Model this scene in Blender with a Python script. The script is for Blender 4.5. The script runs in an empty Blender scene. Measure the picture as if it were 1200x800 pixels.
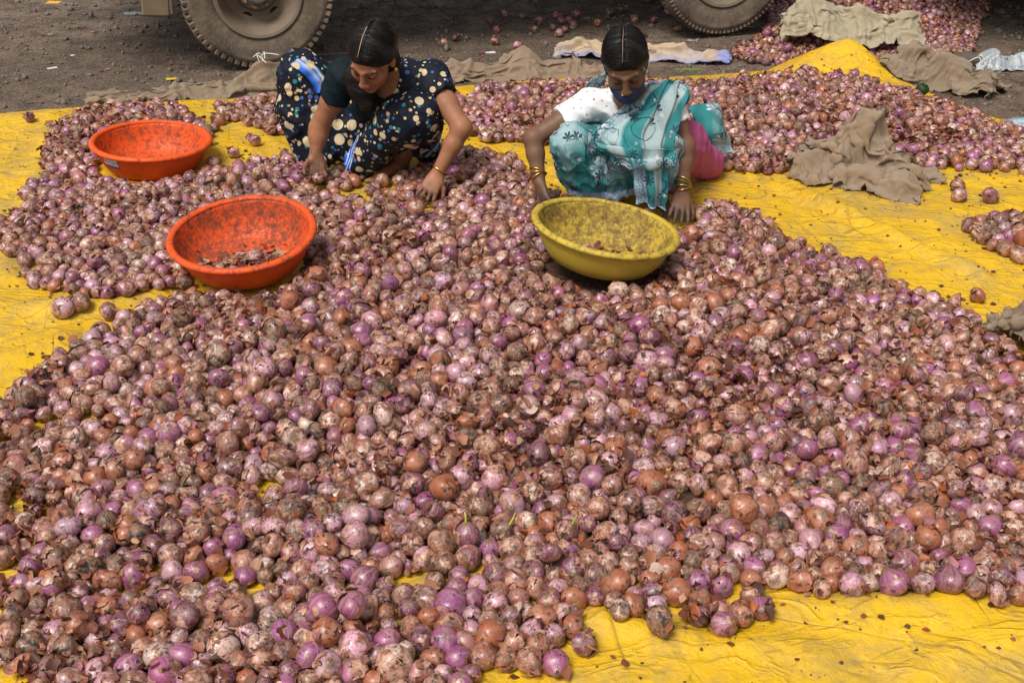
import bpy, math, random
import numpy as np
from mathutils import Vector, Matrix

R = math.radians
scn = bpy.context.scene
COL = scn.collection
rng = np.random.default_rng(7)
random.seed(7)

# ------------------------------------------------------------------ camera, sky, sun, exposure
FPX, PITCH, CAM_H = 1400.0, R(28.5), 1.87          # focal length in pixels of the 1200 px wide photograph
cd = bpy.data.cameras.new('camera')
cam = bpy.data.objects.new('camera', cd); COL.objects.link(cam)
cam.location = (0, 0, CAM_H)
cam.rotation_euler = (R(90) - PITCH, 0, 0)
cd.sensor_width = 36; cd.lens = 36 * FPX / 1200; cd.clip_start = 0.05; cd.clip_end = 2000
scn.camera = cam

SUN_EL, SUN_AZ = R(58), R(215)                       # azimuth from +Y, clockwise: behind the camera and to the left
w = bpy.data.worlds.new('World'); scn.world = w; w.use_nodes = True
wt = w.node_tree; wt.nodes.clear()
sky = wt.nodes.new('ShaderNodeTexSky'); sky.sky_type = 'NISHITA'; sky.sun_disc = False
sky.sun_elevation = SUN_EL; sky.sun_rotation = SUN_AZ; sky.air_density = 1.0; sky.dust_density = 3.0
hs = wt.nodes.new('ShaderNodeHueSaturation'); hs.inputs['Saturation'].default_value = 0.22
bg = wt.nodes.new('ShaderNodeBackground'); bg.inputs['Strength'].default_value = 0.085
wo = wt.nodes.new('ShaderNodeOutputWorld')
wt.links.new(sky.outputs[0], hs.inputs['Color']); wt.links.new(hs.outputs[0], bg.inputs[0]); wt.links.new(bg.outputs[0], wo.inputs[0])
sl = bpy.data.lights.new('sun', 'SUN'); sl.energy = 2.3; sl.angle = R(22); sl.color = (1.0, 0.95, 0.87)
so = bpy.data.objects.new('sun', sl); COL.objects.link(so)
sd = Vector((math.sin(SUN_AZ) * math.cos(SUN_EL), math.cos(SUN_AZ) * math.cos(SUN_EL), math.sin(SUN_EL)))
so.rotation_euler = sd.to_track_quat('Z', 'Y').to_euler(); so.location = (0, 0, 30)
scn.view_settings.view_transform = 'Standard'; scn.view_settings.look = 'None'
scn.view_settings.gamma = 1; scn.view_settings.use_curve_mapping = False
scn.view_settings.exposure = 0.6

# ------------------------------------------------------------------ helpers: where a pixel of the photograph lies in the place
CP, SP = math.cos(PITCH), math.sin(PITCH)
def ray(px, py):
    u, v = (px - 600) / FPX, (py - 400) / FPX
    return np.array([u, CP - v * SP, -SP - v * CP])
def at(px, py, z=0.0):                                # the point at height z
    r = ray(px, py); t = (z - CAM_H) / r[2]
    return np.array([0, 0, CAM_H]) + r * t
def P(px, py, Y):                                     # the point at distance Y along the ground
    r = ray(px, py); return np.array([0, 0, CAM_H]) + r * (Y / r[1])
def proj(p):
    p = np.asarray(p, float); q = p - np.array([0, 0, CAM_H])
    d = q[..., 1] * CP - q[..., 2] * SP
    return np.stack([600 + FPX * q[..., 0] / d, 400 - FPX * (q[..., 1] * SP + q[..., 2] * CP) / d, d], -1)

def vnoise(p, seed=0):                                # value noise, vectorised, p (N,3) -> -1..1
    p = np.asarray(p, float); i = np.floor(p).astype(np.int64); f = p - i; f = f * f * (3 - 2 * f)
    def h(a, b, c):
        n = (a * 374761393 + b * 668265263 + c * 2147483647 + seed * 144665) & 0xffffffff
        n = ((n ^ (n >> 13)) * 1274126177) & 0xffffffff
        n = ((n ^ (n >> 16)) * 2246822519) & 0xffffffff
        return ((n ^ (n >> 15)) & 0xffff) / 32767.5 - 1
    x, y, z = i[..., 0], i[..., 1], i[..., 2]; fx, fy, fz = f[..., 0], f[..., 1], f[..., 2]
    L = lambda a, b, t: a + (b - a) * t
    return L(L(L(h(x, y, z), h(x + 1, y, z), fx), L(h(x, y + 1, z), h(x + 1, y + 1, z), fx), fy),
             L(L(h(x, y, z + 1), h(x + 1, y, z + 1), fx), L(h(x, y + 1, z + 1), h(x + 1, y + 1, z + 1), fx), fy), fz)
def fbm(p, oct=4, seed=0):
    p = np.asarray(p, float); s = 0; a = 1.0; t = 0
    for o in range(oct):
        s = s + a * vnoise(p * 2 ** o + 17.3 * o, seed + o); t += a; a *= 0.5
    return s / t
def fbm2(x, y, f, oct=4, seed=0):
    return fbm(np.stack([x * f, y * f, np.zeros_like(x) + 0.37], -1), oct, seed)

def mesh_obj(name, verts, faces, mat, parent=None, smooth=True, attrs=None, loc=None):
    """verts (N,3) array, faces: (M,k) array or list of tuples; attrs: {name: (type, array per vertex)}"""
    me = bpy.data.meshes.new(name)
    verts = np.asarray(verts, np.float32)
    if isinstance(faces, np.ndarray):
        M, k = faces.shape
        me.vertices.add(len(verts)); me.vertices.foreach_set('co', verts.ravel())
        me.loops.add(M * k); me.loops.foreach_set('vertex_index', faces.astype(np.int32).ravel())
        me.polygons.add(M); me.polygons.foreach_set('loop_start', np.arange(0, M * k, k, dtype=np.int32))
        me.polygons.foreach_set('loop_total', np.full(M, k, np.int32))
        me.update(calc_edges=True); me.validate()
    else:
        me.from_pydata([tuple(v) for v in verts.tolist()], [], [tuple(f) for f in faces]); me.update()
    if smooth: me.polygons.foreach_set('use_smooth', np.ones(len(me.polygons), bool))
    for an, (ty, arr) in (attrs or {}).items():
        a = me.attributes.new(an, ty, 'POINT')
        a.data.foreach_set({'FLOAT': 'value', 'FLOAT_VECTOR': 'vector', 'FLOAT_COLOR': 'color'}[ty], np.asarray(arr, np.float32).ravel())
    for m in (mat if isinstance(mat, (list, tuple)) else [mat]):
        if m: me.materials.append(m)
    o = bpy.data.objects.new(name, me); COL.objects.link(o)
    if loc is not None: o.location = loc
    if parent is not None: o.parent = parent
    return o
def empty(name, loc=(0, 0, 0), rz=0):
    o = bpy.data.objects.new(name, None); o.empty_display_size = 0.1; COL.objects.link(o)
    o.location = loc; o.rotation_euler = (0, 0, rz); return o
def tag(o, label=None, cat=None, group=None, kind=None):
    for k, v in (('label', label), ('category', cat), ('group', group), ('kind', kind)):
        if v: o[k] = v
    return o

class MB:                                             # collects simple shapes into one mesh
    def __init__(s): s.v = []; s.f = []
    def add(s, v, f):
        n = len(s.v); s.v += [tuple(map(float, q)) for q in v]; s.f += [tuple(i + n for i in q) for q in f]; return s
    def box(s, c, size, rot=None, bev=0.0):
        hx, hy, hz = [a / 2 for a in size]; b = min(bev, hx * .9, hy * .9, hz * .9)
        if b <= 0:
            v = [(x * hx, y * hy, z * hz) for z in (-1, 1) for y in (-1, 1) for x in (-1, 1)]
            f = [(0, 2, 3, 1), (4, 5, 7, 6), (0, 1, 5, 4), (2, 6, 7, 3), (0, 4, 6, 2), (1, 3, 7, 5)]
        else:
            v = []; f = []
            ring = lambda z, ix: [(-hx + ix, -hy, z), (hx - ix, -hy, z), (hx, -hy + ix, z), (hx, hy - ix, z), (hx - ix, hy, z), (-hx + ix, hy, z), (-hx, hy - ix, z), (-hx, -hy + ix, z)]
            def shr(r): return [(x - math.copysign(b, x), y - math.copysign(b, y), z) for x, y, z in r]
            v = shr(ring(-hz, b)) + ring(-hz + b, b) + ring(hz - b, b) + shr(ring(hz, b))
            for k in range(3):
                for i in range(8):
                    j = (i + 1) % 8; f.append((k * 8 + i, k * 8 + j, k * 8 + 8 + j, k * 8 + 8 + i))
            f.append(tuple(range(7, -1, -1))); f.append(tuple(range(24, 32)))
        M = rot if rot is not None else Matrix.Identity(3)
        return s.add([tuple(M @ Vector(q) + Vector(c)) for q in v], f)
    def tube(s, pts, rad, n=10, close=False):
        pts = [Vector(p) for p in pts]; N = len(pts); rr = rad if hasattr(rad, '__len__') else [rad] * N
        v = []; f = []; up = None
        for i, p in enumerate(pts):
            t = (pts[(i + 1) % N] - pts[i - 1]) if close else (pts[min(i + 1, N - 1)] - pts[max(i - 1, 0)])
            t.normalize()
            if up is None: up = t.orthogonal().normalized()
            a = (up - t * up.dot(t)).normalized(); up = a; b = t.cross(a)
            v += [p + (a * math.cos(2 * math.pi * k / n) + b * math.sin(2 * math.pi * k / n)) * rr[i] for k in range(n)]
        for i in range(N if close else N - 1):
            for k in range(n):
                j = (i + 1) % N
                f.append((i * n + k, i * n + (k + 1) % n, j * n + (k + 1) % n, j * n + k))
        if not close: f += [tuple(range(n - 1, -1, -1)), tuple(range((N - 1) * n, N * n))]
        return s.add(v, f)
    def lathe(s, prof, n=48, axis='Z', M=None, a0=0, a1=2 * math.pi):
        full = abs(a1 - a0 - 2 * math.pi) < 1e-6; K = n if full else n + 1
        v = []; f = []
        for i in range(K):
            a = a0 + (a1 - a0) * i / n
            for r_, z in prof:
                q = Vector((r_ * math.cos(a), r_ * math.sin(a), z)); v.append(M @ q if M is not None else q)
        m = len(prof)
        for i in range(n):
            for k in range(m - 1):
                j = (i + 1) % K; f.append((i * m + k, j * m + k, j * m + k + 1, i * m + k + 1))
        return s.add(v, f)
    def build(s, name, mat, parent=None, smooth=True, loc=None, auto=None):
        o = mesh_obj(name, np.array(s.v), s.f, mat, parent, smooth, loc=loc)
        if auto is not None:
            o.data.set_sharp_from_angle(angle=R(auto))
        return o

# ------------------------------------------------------------------ helpers: materials
class Mat:
    def __init__(s, name, rough=0.6, spec=0.5):
        s.m = bpy.data.materials.new(name); s.m.use_nodes = True; s.t = s.m.node_tree
        s.b = s.t.nodes['Principled BSDF']; s.set('Roughness', rough); s.set('Specular IOR Level', spec)
    def set(s, k, v):
        i = s.b.inputs[k]
        if isinstance(v, bpy.types.NodeSocket): s.t.links.new(v, i)
        else: i.default_value = (*v, 1) if isinstance(v, tuple) and len(v) == 3 and i.type == 'RGBA' else v
        return s
    def n(s, typ, ins=None, **props):
        nd = s.t.nodes.new('ShaderNode' + typ)
        for k, v in props.items(): setattr(nd, k, v)
        for k, v in (ins or {}).items():
            i = nd.inputs[k]
            if isinstance(v, bpy.types.NodeSocket): s.t.links.new(v, i)
            elif isinstance(v, tuple) and len(v) == 3 and i.type == 'RGBA': i.default_value = (*v, 1)
            else: i.default_value = v
        return nd
    def obj(s): return s.n('TexCoord').outputs['Object']
    def gen(s): return s.n('NewGeometry').outputs['Position']
    def noise(s, vec, scale, detail=4, rough=0.55, dist=0.0):
        return s.n('TexNoise', {'Vector': vec, 'Scale': scale, 'Detail': detail, 'Roughness': rough, 'Distortion': dist}).outputs[0]
    def ramp(s, fac, stops, interp='LINEAR'):
        nd = s.n('ValToRGB', {'Fac': fac}); cr = nd.color_ramp; cr.interpolation = interp
        while len(cr.elements) < len(stops): cr.elements.new(0.5)
        for e, (p, c) in zip(cr.elements, stops):
            e.position = p; e.color = (*c, 1) if isinstance(c, tuple) else (c, c, c, 1)
        return nd.outputs[0]
    def mix(s, fac, a, b, blend='MIX'):
        nd = s.n('Mix', data_type='RGBA', blend_type=blend); nd.clamp_factor = True
        for i, v in ((0, fac), (6, a), (7, b)):
            if isinstance(v, bpy.types.NodeSocket): s.t.links.new(v, nd.inputs[i])
            elif i == 0: nd.inputs[i].default_value = v
            else: nd.inputs[i].default_value = (*v, 1)
        return nd.outputs[2]
    def math(s, op, a, b=0.0, c=0.0):
        nd = s.n('Math', operation=op)
        for i, v in enumerate((a, b, c)):
            if isinstance(v, bpy.types.NodeSocket): s.t.links.new(v, nd.inputs[i])
            else: nd.inputs[i].default_value = v
        return nd.outputs[0]
    def vmath(s, op, a, b=(0, 0, 0), scale=1.0):
        nd = s.n('VectorMath', operation=op)
        for i, v in enumerate((a, b)):
            if isinstance(v, bpy.types.NodeSocket): s.t.links.new(v, nd.inputs[i])
            else: nd.inputs[i].default_value = v
        if isinstance(scale, bpy.types.NodeSocket): s.t.links.new(scale, nd.inputs['Scale'])
        elif op == 'SCALE': nd.inputs['Scale'].default_value = scale
        return nd.outputs['Value'] if op in ('LENGTH', 'DISTANCE', 'DOT_PRODUCT') else nd.outputs[0]
    def attr(s, name, out='Color'): return s.n('Attribute', attribute_name=name).outputs[out]
    def xyz(s, v): return s.n('SeparateXYZ', {0: v}).outputs
    def comb(s, x, y, z): return s.n('CombineXYZ', {0: x, 1: y, 2: z}).outputs[0]
    def bump(s, h, strength=0.4, dist=0.01, normal=None):
        d = {'Height': h, 'Strength': strength, 'Distance': dist}
        if normal is not None: d['Normal'] = normal
        return s.n('Bump', d).outputs[0]

def mat_plain(name, col, rough=0.6, var=0.15, scale=30, bump=0.15, dirt=0.0, metal=0.0, spec=0.5):
    m = Mat(name, rough, spec); p = m.obj(); n1 = m.noise(p, scale, 5)
    c = m.mix(n1, tuple(x * (1 - var) for x in col), tuple(min(1, x * (1 + var)) for x in col))
    if dirt:
        n2 = m.ramp(m.noise(p, scale * .35, 7, 0.65), [(0.5 - dirt * .3, 0.0), (0.62, 1.0)])
        c = m.mix(m.math('MULTIPLY', n2, dirt), c, (0.10, 0.075, 0.055))
    m.set('Base Color', c); m.set('Metallic', metal); m.set('Normal', m.bump(n1, bump, 0.004)); return m.m
# ------------------------------------------------------------------ the ground
def smooth_poly_dist(x, y, poly):                     # signed distance, positive inside; poly (K,2)
    poly = np.asarray(poly, float); d = np.full(x.shape, 1e9); ins = np.zeros(x.shape, bool)
    for i in range(len(poly)):
        a, b = poly[i], poly[(i + 1) % len(poly)]; ab = b - a
        t = np.clip(((x - a[0]) * ab[0] + (y - a[1]) * ab[1]) / max(ab @ ab, 1e-12), 0, 1)
        d = np.minimum(d, np.hypot(x - a[0] - t * ab[0], y - a[1] - t * ab[1]))
        c = ((a[1] > y) != (b[1] > y)) & (x < (b[0] - a[0]) * (y - a[1]) / (b[1] - a[1] + 1e-15) + a[0])
        ins ^= c
    return np.where(ins, d, -d)
def line_dist(x, y, pts):
    d = np.full(x.shape, 1e9)
    for a, b in zip(pts[:-1], pts[1:]):
        a = np.asarray(a[:2]); b = np.asarray(b[:2]); ab = b - a
        t = np.clip(((x - a[0]) * ab[0] + (y - a[1]) * ab[1]) / max(ab @ ab, 1e-12), 0, 1)
        d = np.minimum(d, np.hypot(x - a[0] - t * ab[0], y - a[1] - t * ab[1]))
    return d
def ground_z(x, y):
    far = np.clip((np.hypot(x, y) - 14) / 20, 0, 1)
    return -0.012 + (0.012 * fbm2(x, y, 0.9, 3, 3) + 0.007 * fbm2(x, y, 6, 3, 5)) * (1 - far) - 0.004

def ground():
    s = np.linspace(-1, 1, 301); ax = np.sign(s) * (np.abs(s) * 9 + 390 * np.abs(s) ** 7)
    X, Y = np.meshgrid(ax, ax + 5.5, indexing='ij')
    Z = ground_z(X, Y); n = len(ax)
    V = np.stack([X, Y, Z], -1).reshape(-1, 3)
    i, j = np.meshgrid(np.arange(n - 1), np.arange(n - 1), indexing='ij'); k = (i * n + j).ravel()
    F = np.stack([k, k + n, k + n + 1, k + 1], -1)
    m = Mat('packed_earth', 0.85, 0.3); p = m.gen()
    a = m.noise(p, 0.8, 5, 0.6); b = m.noise(p, 7, 8, 0.7); c = m.noise(p, 60, 6, 0.75)
    v = m.n('TexVoronoi', {'Vector': p, 'Scale': 55.0, 'Randomness': 1.0}).outputs
    col = m.ramp(a, [(0.3, (0.075, 0.05, 0.034)), (0.5, (0.13, 0.09, 0.06)), (0.7, (0.21, 0.15, 0.105))])
    col = m.mix(m.ramp(b, [(0.44, 0.0), (0.60, 1.0)]), col, (0.055, 0.038, 0.028))
    col = m.mix(m.ramp(c, [(0.45, 0.0), (0.75, 0.8)]), col, (0.33, 0.25, 0.185))
    st = m.ramp(m.noise(p, 26, 2), [(0.6, 0.0), (0.66, 1.0)])
    col = m.mix(m.math('MULTIPLY', st, 0.7), col, m.mix(v[1], (0.05, 0.035, 0.03), (0.28, 0.22, 0.18)))
    m.set('Base Color', col)
    m.set('Roughness', m.ramp(b, [(0.3, 0.6), (0.6, 0.95)]))
    h = m.math('ADD', m.math('MULTIPLY', b, 1.2), m.math('ADD', m.math('MULTIPLY', c, 0.6), m.math('MULTIPLY', v[0], 0.35)))
    m.set('Normal', m.bump(h, 0.75, 0.03))
    return tag(mesh_obj('ground', V, F, m.m), kind='structure')
ground()

# ------------------------------------------------------------------ the tarpaulin
BACK = [at(*q)[:2] for q in [(-620, 170), (-200, 148), (0, 136), (150, 125), (330, 116), (500, 106), (640, 97), (760, 96), (830, 92), (900, 86), (940, 76), (985, 74), (1025, 84),
                             (1060, 101), (1130, 129), (1200, 154), (1400, 236), (1620, 330)]]
BACK = np.array(BACK)
FRONT_Y = 0.95
HUMP = at(985, 84)[:2]
FOLDS = [([(790, 196), (870, 212), (945, 240), (1010, 268), (1075, 300), (1150, 330)], 0.026, 0.030), ([(-80, 360), (60, 370), (130, 368), (190, 352)], 0.022, 0.05),
         ([(-60, 440), (20, 425), (80, 402)], 0.018, 0.04), ([(850, 700), (900, 716), (1000, 728), (1120, 716), (1220, 700)], 0.022, 0.05),
         ([(700, 735), (800, 760), (900, 768), (960, 782)], 0.02, 0.035), ([(905, 760), (1010, 752), (1120, 740), (1230, 748)], 0.012, 0.05), ([(900, 205), (1000, 262)], 0.012, 0.02),
         ([(1000, 300), (1100, 262), (1200, 240)], 0.012, 0.06), ([(1090, 330), (1220, 300)], 0.012, 0.05), ([(-20, 215), (60, 205)], 0.012, 0.06),
         ([(940, 235), (980, 258), (1000, 282)], 0.012, 0.015), ([(60, 140), (40, 250), (10, 330)], 0.010, 0.05), ([(820, 195), (870, 203)], 0.02, 0.02),
         ([(880, 228), (960, 262), (1020, 290)], 0.012, 0.012), ([(250, 130), (340, 185)], 0.012, 0.03), ([(640, 200), (700, 245)], 0.015, 0.03), ([(1060, 800), (1150, 762), (1250, 770)], 0.016, 0.04)]
FOLDS = [([at(*q) for q in pts], a, w_) for pts, a, w_ in FOLDS]
def tarp_z(x, y):
    x = np.asarray(x, float); y = np.asarray(y, float)
    z = 0.010 + 0.010 * (1 + fbm2(x, y, 1.6, 3, 11)) + 0.020 * np.abs(fbm2(x * 1.6 + y * .5 + 3, y * 1.3 - x * .4, 2.6, 3, 21)) + 0.004 * fbm2(x, y, 14, 3, 31) + .010 * np.clip(.25 - np.abs(fbm2(x * .5 + y, y * .6 - x * 1.4, 2.2, 2, 41)), 0, 1)
    for pts, a, w_ in FOLDS:
        d = line_dist(x, y, pts); z = z + 1.35 * a * np.exp(-(d / w_) ** 2) * (0.8 + 0.4 * fbm2(x, y, 5, 2, 2))
    z = z + 0.16 * np.exp(-(((x - HUMP[0]) / 0.27) ** 2 + ((y - HUMP[1]) / 0.2) ** 2))
    return z
def tarp():
    nu, nv = 380, 260
    # distance along the back edge
    L = np.r_[0, np.cumsum(np.hypot(*np.diff(BACK, axis=0).T))]; u = np.linspace(0, L[-1], nu)
    bx = np.interp(u, L, BACK[:, 0]); by = np.interp(u, L, BACK[:, 1]); ux = np.linspace(0, 1, nu)
    by = by + 0.02 * fbm2(bx, bx * 0, 2.5, 3, 8) + 0.006 * fbm2(bx, bx * 0, 18, 2, 9)
    fx = -3.2 + ux * 6.8; v = np.linspace(0, 1, nv)[:, None]
    X = bx * (1 - v) + fx * v; Y = by * (1 - v) + FRONT_Y * v
    Z = tarp_z(X, Y)
    edge = np.clip(v * 30, 0, 1)
    Z = np.where(edge < 1, Z * (0.55 + 0.45 * edge) + 0.004, Z)
    top = np.stack([X, Y, Z], -1).reshape(-1, 3); bot = top - np.array([0, 0, 0.003])
    i, j = np.meshgrid(np.arange(nv - 1), np.arange(nu - 1), indexing='ij'); k = (i * nu + j).ravel()
    F1 = np.stack([k, k + nu, k + nu + 1, k + 1], -1); N = len(top)
    b = np.arange(nu - 1); F3 = np.stack([b, b + 1, b + 1 + N, b + N], -1)
    V = np.r_[top, bot]; F = np.r_[F1, F1[:, ::-1] + N, F3]
    m = Mat('yellow_tarpaulin', 0.5, 0.35); p = m.gen()
    a = m.noise(p, 1.3, 5, 0.6); b_ = m.noise(p, 11, 8, 0.7, 0.4); c = m.noise(p, 90, 4, 0.7)
    col = m.ramp(a, [(0.3, (0.56, 0.325, 0.008)), (0.7, (0.72, 0.43, 0.012))])
    d1 = m.ramp(b_, [(0.47, 0.0), (0.68, 1.0)])
    col = m.mix(m.math('MULTIPLY', d1, 0.62), col, (0.30, 0.20, 0.06))
    d2 = m.ramp(m.noise(p, 3.2, 9, 0.74, 0.6), [(0.49, 0.0), (0.66, 0.85)])
    col = m.mix(d2, col, (0.36, 0.25, 0.075))
    sp = m.ramp(m.noise(p, 46, 5, 0.65), [(0.63, 0.0), (0.70, 1.0)])
    col = m.mix(m.math('MULTIPLY', sp, 0.6), col, (0.11, 0.075, 0.04))
    # crease lines worn into the sheet
    x, y, z = m.xyz(p)
    crl = None
    for ang, sx, sy, sd in ((.35, 1.1, 7.5, 3.1), (-.5, 1.3, 6.0, 8.4), (1.35, 1.0, 6.5, 5.7)):   # long straight creases from folding and dragging
        q = m.n('Mapping', {'Vector': p, 'Rotation': (0, 0, ang), 'Location': (sd, sd * .7, 0)}).outputs[0]
        wv_ = m.noise(m.vmath('MULTIPLY', q, (sx, sy, 1.)), 1.0, 2, .45, .25); ln = m.ramp(m.math('ABSOLUTE', m.math('SUBTRACT', wv_, .5)), [(0.0, 1.0), (.010, .5), (.03, 0.0)])
        ln = m.math('MULTIPLY', ln, m.ramp(m.noise(q, 2.6, 3), [(.45, 0.0), (.62, 1.0)])); crl = ln if crl is None else m.math('MAXIMUM', crl, ln)
    col = m.mix(m.math('MULTIPLY', m.math('MULTIPLY', crl, b_), .8), col, (0.26, 0.17, 0.05))
    m.set('Base Color', col); m.set('Roughness', m.ramp(b_, [(0.35, 0.42), (0.65, 0.75)]))
    wv = m.math('MULTIPLY', m.math('SINE', m.math('MULTIPLY', x, 900.0)), m.math('SINE', m.math('MULTIPLY', y, 900.0)))
    fine = m.noise(m.vmath('MULTIPLY', p, (1.0, 1.0, 1.0)), 22, 5, 0.6, 1.2)
    rdg = m.math('ABSOLUTE', m.math('SUBTRACT', m.noise(m.vmath('MULTIPLY', p, (1.0, 1.7, 1.0)), 5.0, 3, .5, .8), .5)); rdg = m.ramp(rdg, [(0.0, 1.0), (.05, .25), (.14, 0.0)])
    h = m.math('ADD', m.math('ADD', m.math('ADD', m.math('MULTIPLY', fine, .7), m.math('MULTIPLY', rdg, .55)), m.math('MULTIPLY', wv, 0.012)), m.math('ADD', m.math('MULTIPLY', crl, -0.5), m.math('MULTIPLY', c, 0.25)))
    m.set('Normal', m.bump(h, 0.7, 0.014))
    return tag(mesh_obj('tarpaulin', V, F, m.m), 'large creased yellow tarpaulin spread on the earth under the onion heaps', 'tarpaulin')
tarp()

# ------------------------------------------------------------------ the truck
M_tyre = Mat('dusty_tyre_rubber', 0.85, 0.3)
_p = M_tyre.obj(); _n = M_tyre.noise(_p, 6, 7, 0.65); _n2 = M_tyre.noise(_p, 45, 5, 0.7)
_c = M_tyre.ramp(_n, [(0.3, (0.055, 0.043, 0.033)), (0.5, (0.12, 0.09, 0.066)), (0.7, (0.21, 0.16, 0.115))])
M_tyre.set('Base Color', M_tyre.mix(M_tyre.ramp(_n2, [(0.5, 0.0), (0.75, 0.8)]), _c, (0.24, 0.18, 0.13)))
M_tyre.set('Normal', M_tyre.bump(M_tyre.math('ADD', _n, _n2), 0.35, 0.008)); M_tyre = M_tyre.m
M_rim = mat_plain('dusty_wheel_steel', (0.17, 0.125, 0.088), 0.75, 0.35, 14, 0.2, 0.5)
M_hub = mat_plain('worn_hub_steel', (0.13, 0.14, 0.15), 0.5, 0.3, 40, 0.2, 0.4, 0.4)
M_nut = mat_plain('rusty_nut', (0.26, 0.14, 0.075), 0.7, 0.4, 60, 0.3)
M_flap = mat_plain('dusty_rubber_flap', (0.17, 0.125, 0.075), 0.85, 0.35, 12, 0.3, 0.5)
M_chas = mat_plain('grimy_chassis', (0.035, 0.03, 0.027), 0.8, 0.4, 8, 0.3, 0.5)
M_plank = mat_plain('painted_truck_plank', (0.30, 0.09, 0.03), 0.6, 0.25, 9, 0.2, 0.5)
M_cab = mat_plain('truck_cab_paint', (0.33, 0.12, 0.025), 0.4, 0.12, 5, 0.03, 0.3)
M_glass = Mat('truck_glass', 0.05); M_glass.set('Base Color', (0.02, 0.025, 0.03)); M_glass = M_glass.m
M_void = mat_plain('hand_hole_black', (0.006, 0.005, 0.005), 0.9)

def tyre_parts(parent, y0, Rw=0.42, width=0.21, NL=60, bold=1.0):
    """a wheel whose axle runs along local Y, outer face at y0 - width/2"""
    wh = empty('wheel', (0, 0, 0)); wh.parent = parent
    A = Matrix.Rotation(R(90), 3, 'X')                 # lathe axis Z -> -Y
    hw = width / 2; ri = Rw * 0.56
    prof = [(ri - .012, -hw * .72), (ri + .004, -hw * .86), (ri + .03, -hw * .98), (ri + .09, -hw * 1.04), (Rw - .065, -hw * 1.03), (Rw - .055, -hw * 1.06), (Rw - .045, -hw * 1.0), (Rw - .026, -hw * .93), (Rw - .02, -hw * .6), (Rw - .016, 0)]
    prof = prof + [(r_, -z) for r_, z in prof[-2::-1]]
    mb = MB().lathe(prof, 72, M=A); v = [(x, y + y0, z) for x, y, z in mb.v]
    t = MB().add(v, mb.f).build('tyre', M_tyre, wh)
    lug = MB()
    for side in (-1, 1):
        for k in range(NL):
            a = 2 * math.pi * (k + (0.5 if side > 0 else 0)) / NL
            rot = Matrix.Rotation(a, 3, 'Y') @ Matrix.Rotation(side * 0.25, 3, 'Z')
            c = Matrix.Rotation(a, 3, 'Y') @ Vector((0, side * hw * .56, Rw - .021))
            lug.box((c.x, c.y + y0, c.z), (0.036 * 54 / NL, hw * .88, 0.044 * bold), Matrix.Rotation(a, 3, 'Y') @ Matrix.Rotation(side * .22, 3, 'Z') @ Matrix.Rotation(side * -0.16, 3, 'X'), 0.006)
    lo = lug.build('tread_lugs', M_tyre, wh, smooth=False); lo['kind'] = 'stuff'
    # rim: dished, its flange near the outer face
    o = -hw
    pr = [(ri - .004, o * .90), (ri + .010, o * 1.0), (ri + .004, o * 1.04), (ri - .012, o * 1.0), (ri - .018, o * .88), (ri - .03, o * .5), (ri - .045, o * .1), (ri - .06, hw * .18), (ri * .62, hw * .32), (ri * .52, hw * .30), (ri * .46, hw * .06), (0.0, hw * .06)]
    mb = MB().lathe([(r_, -z) for r_, z in pr], 64, M=A)
    rm = MB().add([(x, y + y0, z) for x, y, z in mb.v], mb.f).build('rim', M_rim, wh, auto=35)
    for k in range(6):
        a = R(24) + k * math.pi / 3; q = Matrix.Rotation(a, 3, 'Y') @ Vector((0, 0, ri * .66))
        ring = []
        for i in range(12):
            b = 2 * math.pi * i / 12; w_ = Matrix.Rotation(a, 3, 'Y') @ Vector((0.030 * math.cos(b), 0, 0.021 * math.sin(b))); ring.append((q.x + w_.x, y0 + hw * .285, q.z + w_.z))
        c = (q.x, y0 + hw * .285, q.z)
        MB().add(ring, [tuple(range(12))]).build('hand_hole', M_void, wh, smooth=False)
    hb = MB().lathe([(0.0, .085), (.05, .085), (.062, .078), (.064, .03), (.10, .024), (.104, .0), (.104, -.02)], 32, M=A)
    MB().add([(x, y + y0 + hw * .02, z) for x, y, z in hb.v], hb.f).build('hub', M_hub, wh, auto=30)
    for k in range(8):
        a = k * math.pi / 4 + .2; q = Matrix.Rotation(a, 3, 'Y') @ Vector((0, 0, .084))
        nb = MB().lathe([(0, .05), (.010, .05), (.012, .042), (.0165, .026), (.0165, 0)], 6, M=A)
        MB().add([(x + q.x, y + y0 + hw * .02 - .0, z + q.z) for x, y, z in nb.v], nb.f).build('wheel_nut', M_nut, wh, smooth=False)
    return wh

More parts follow.
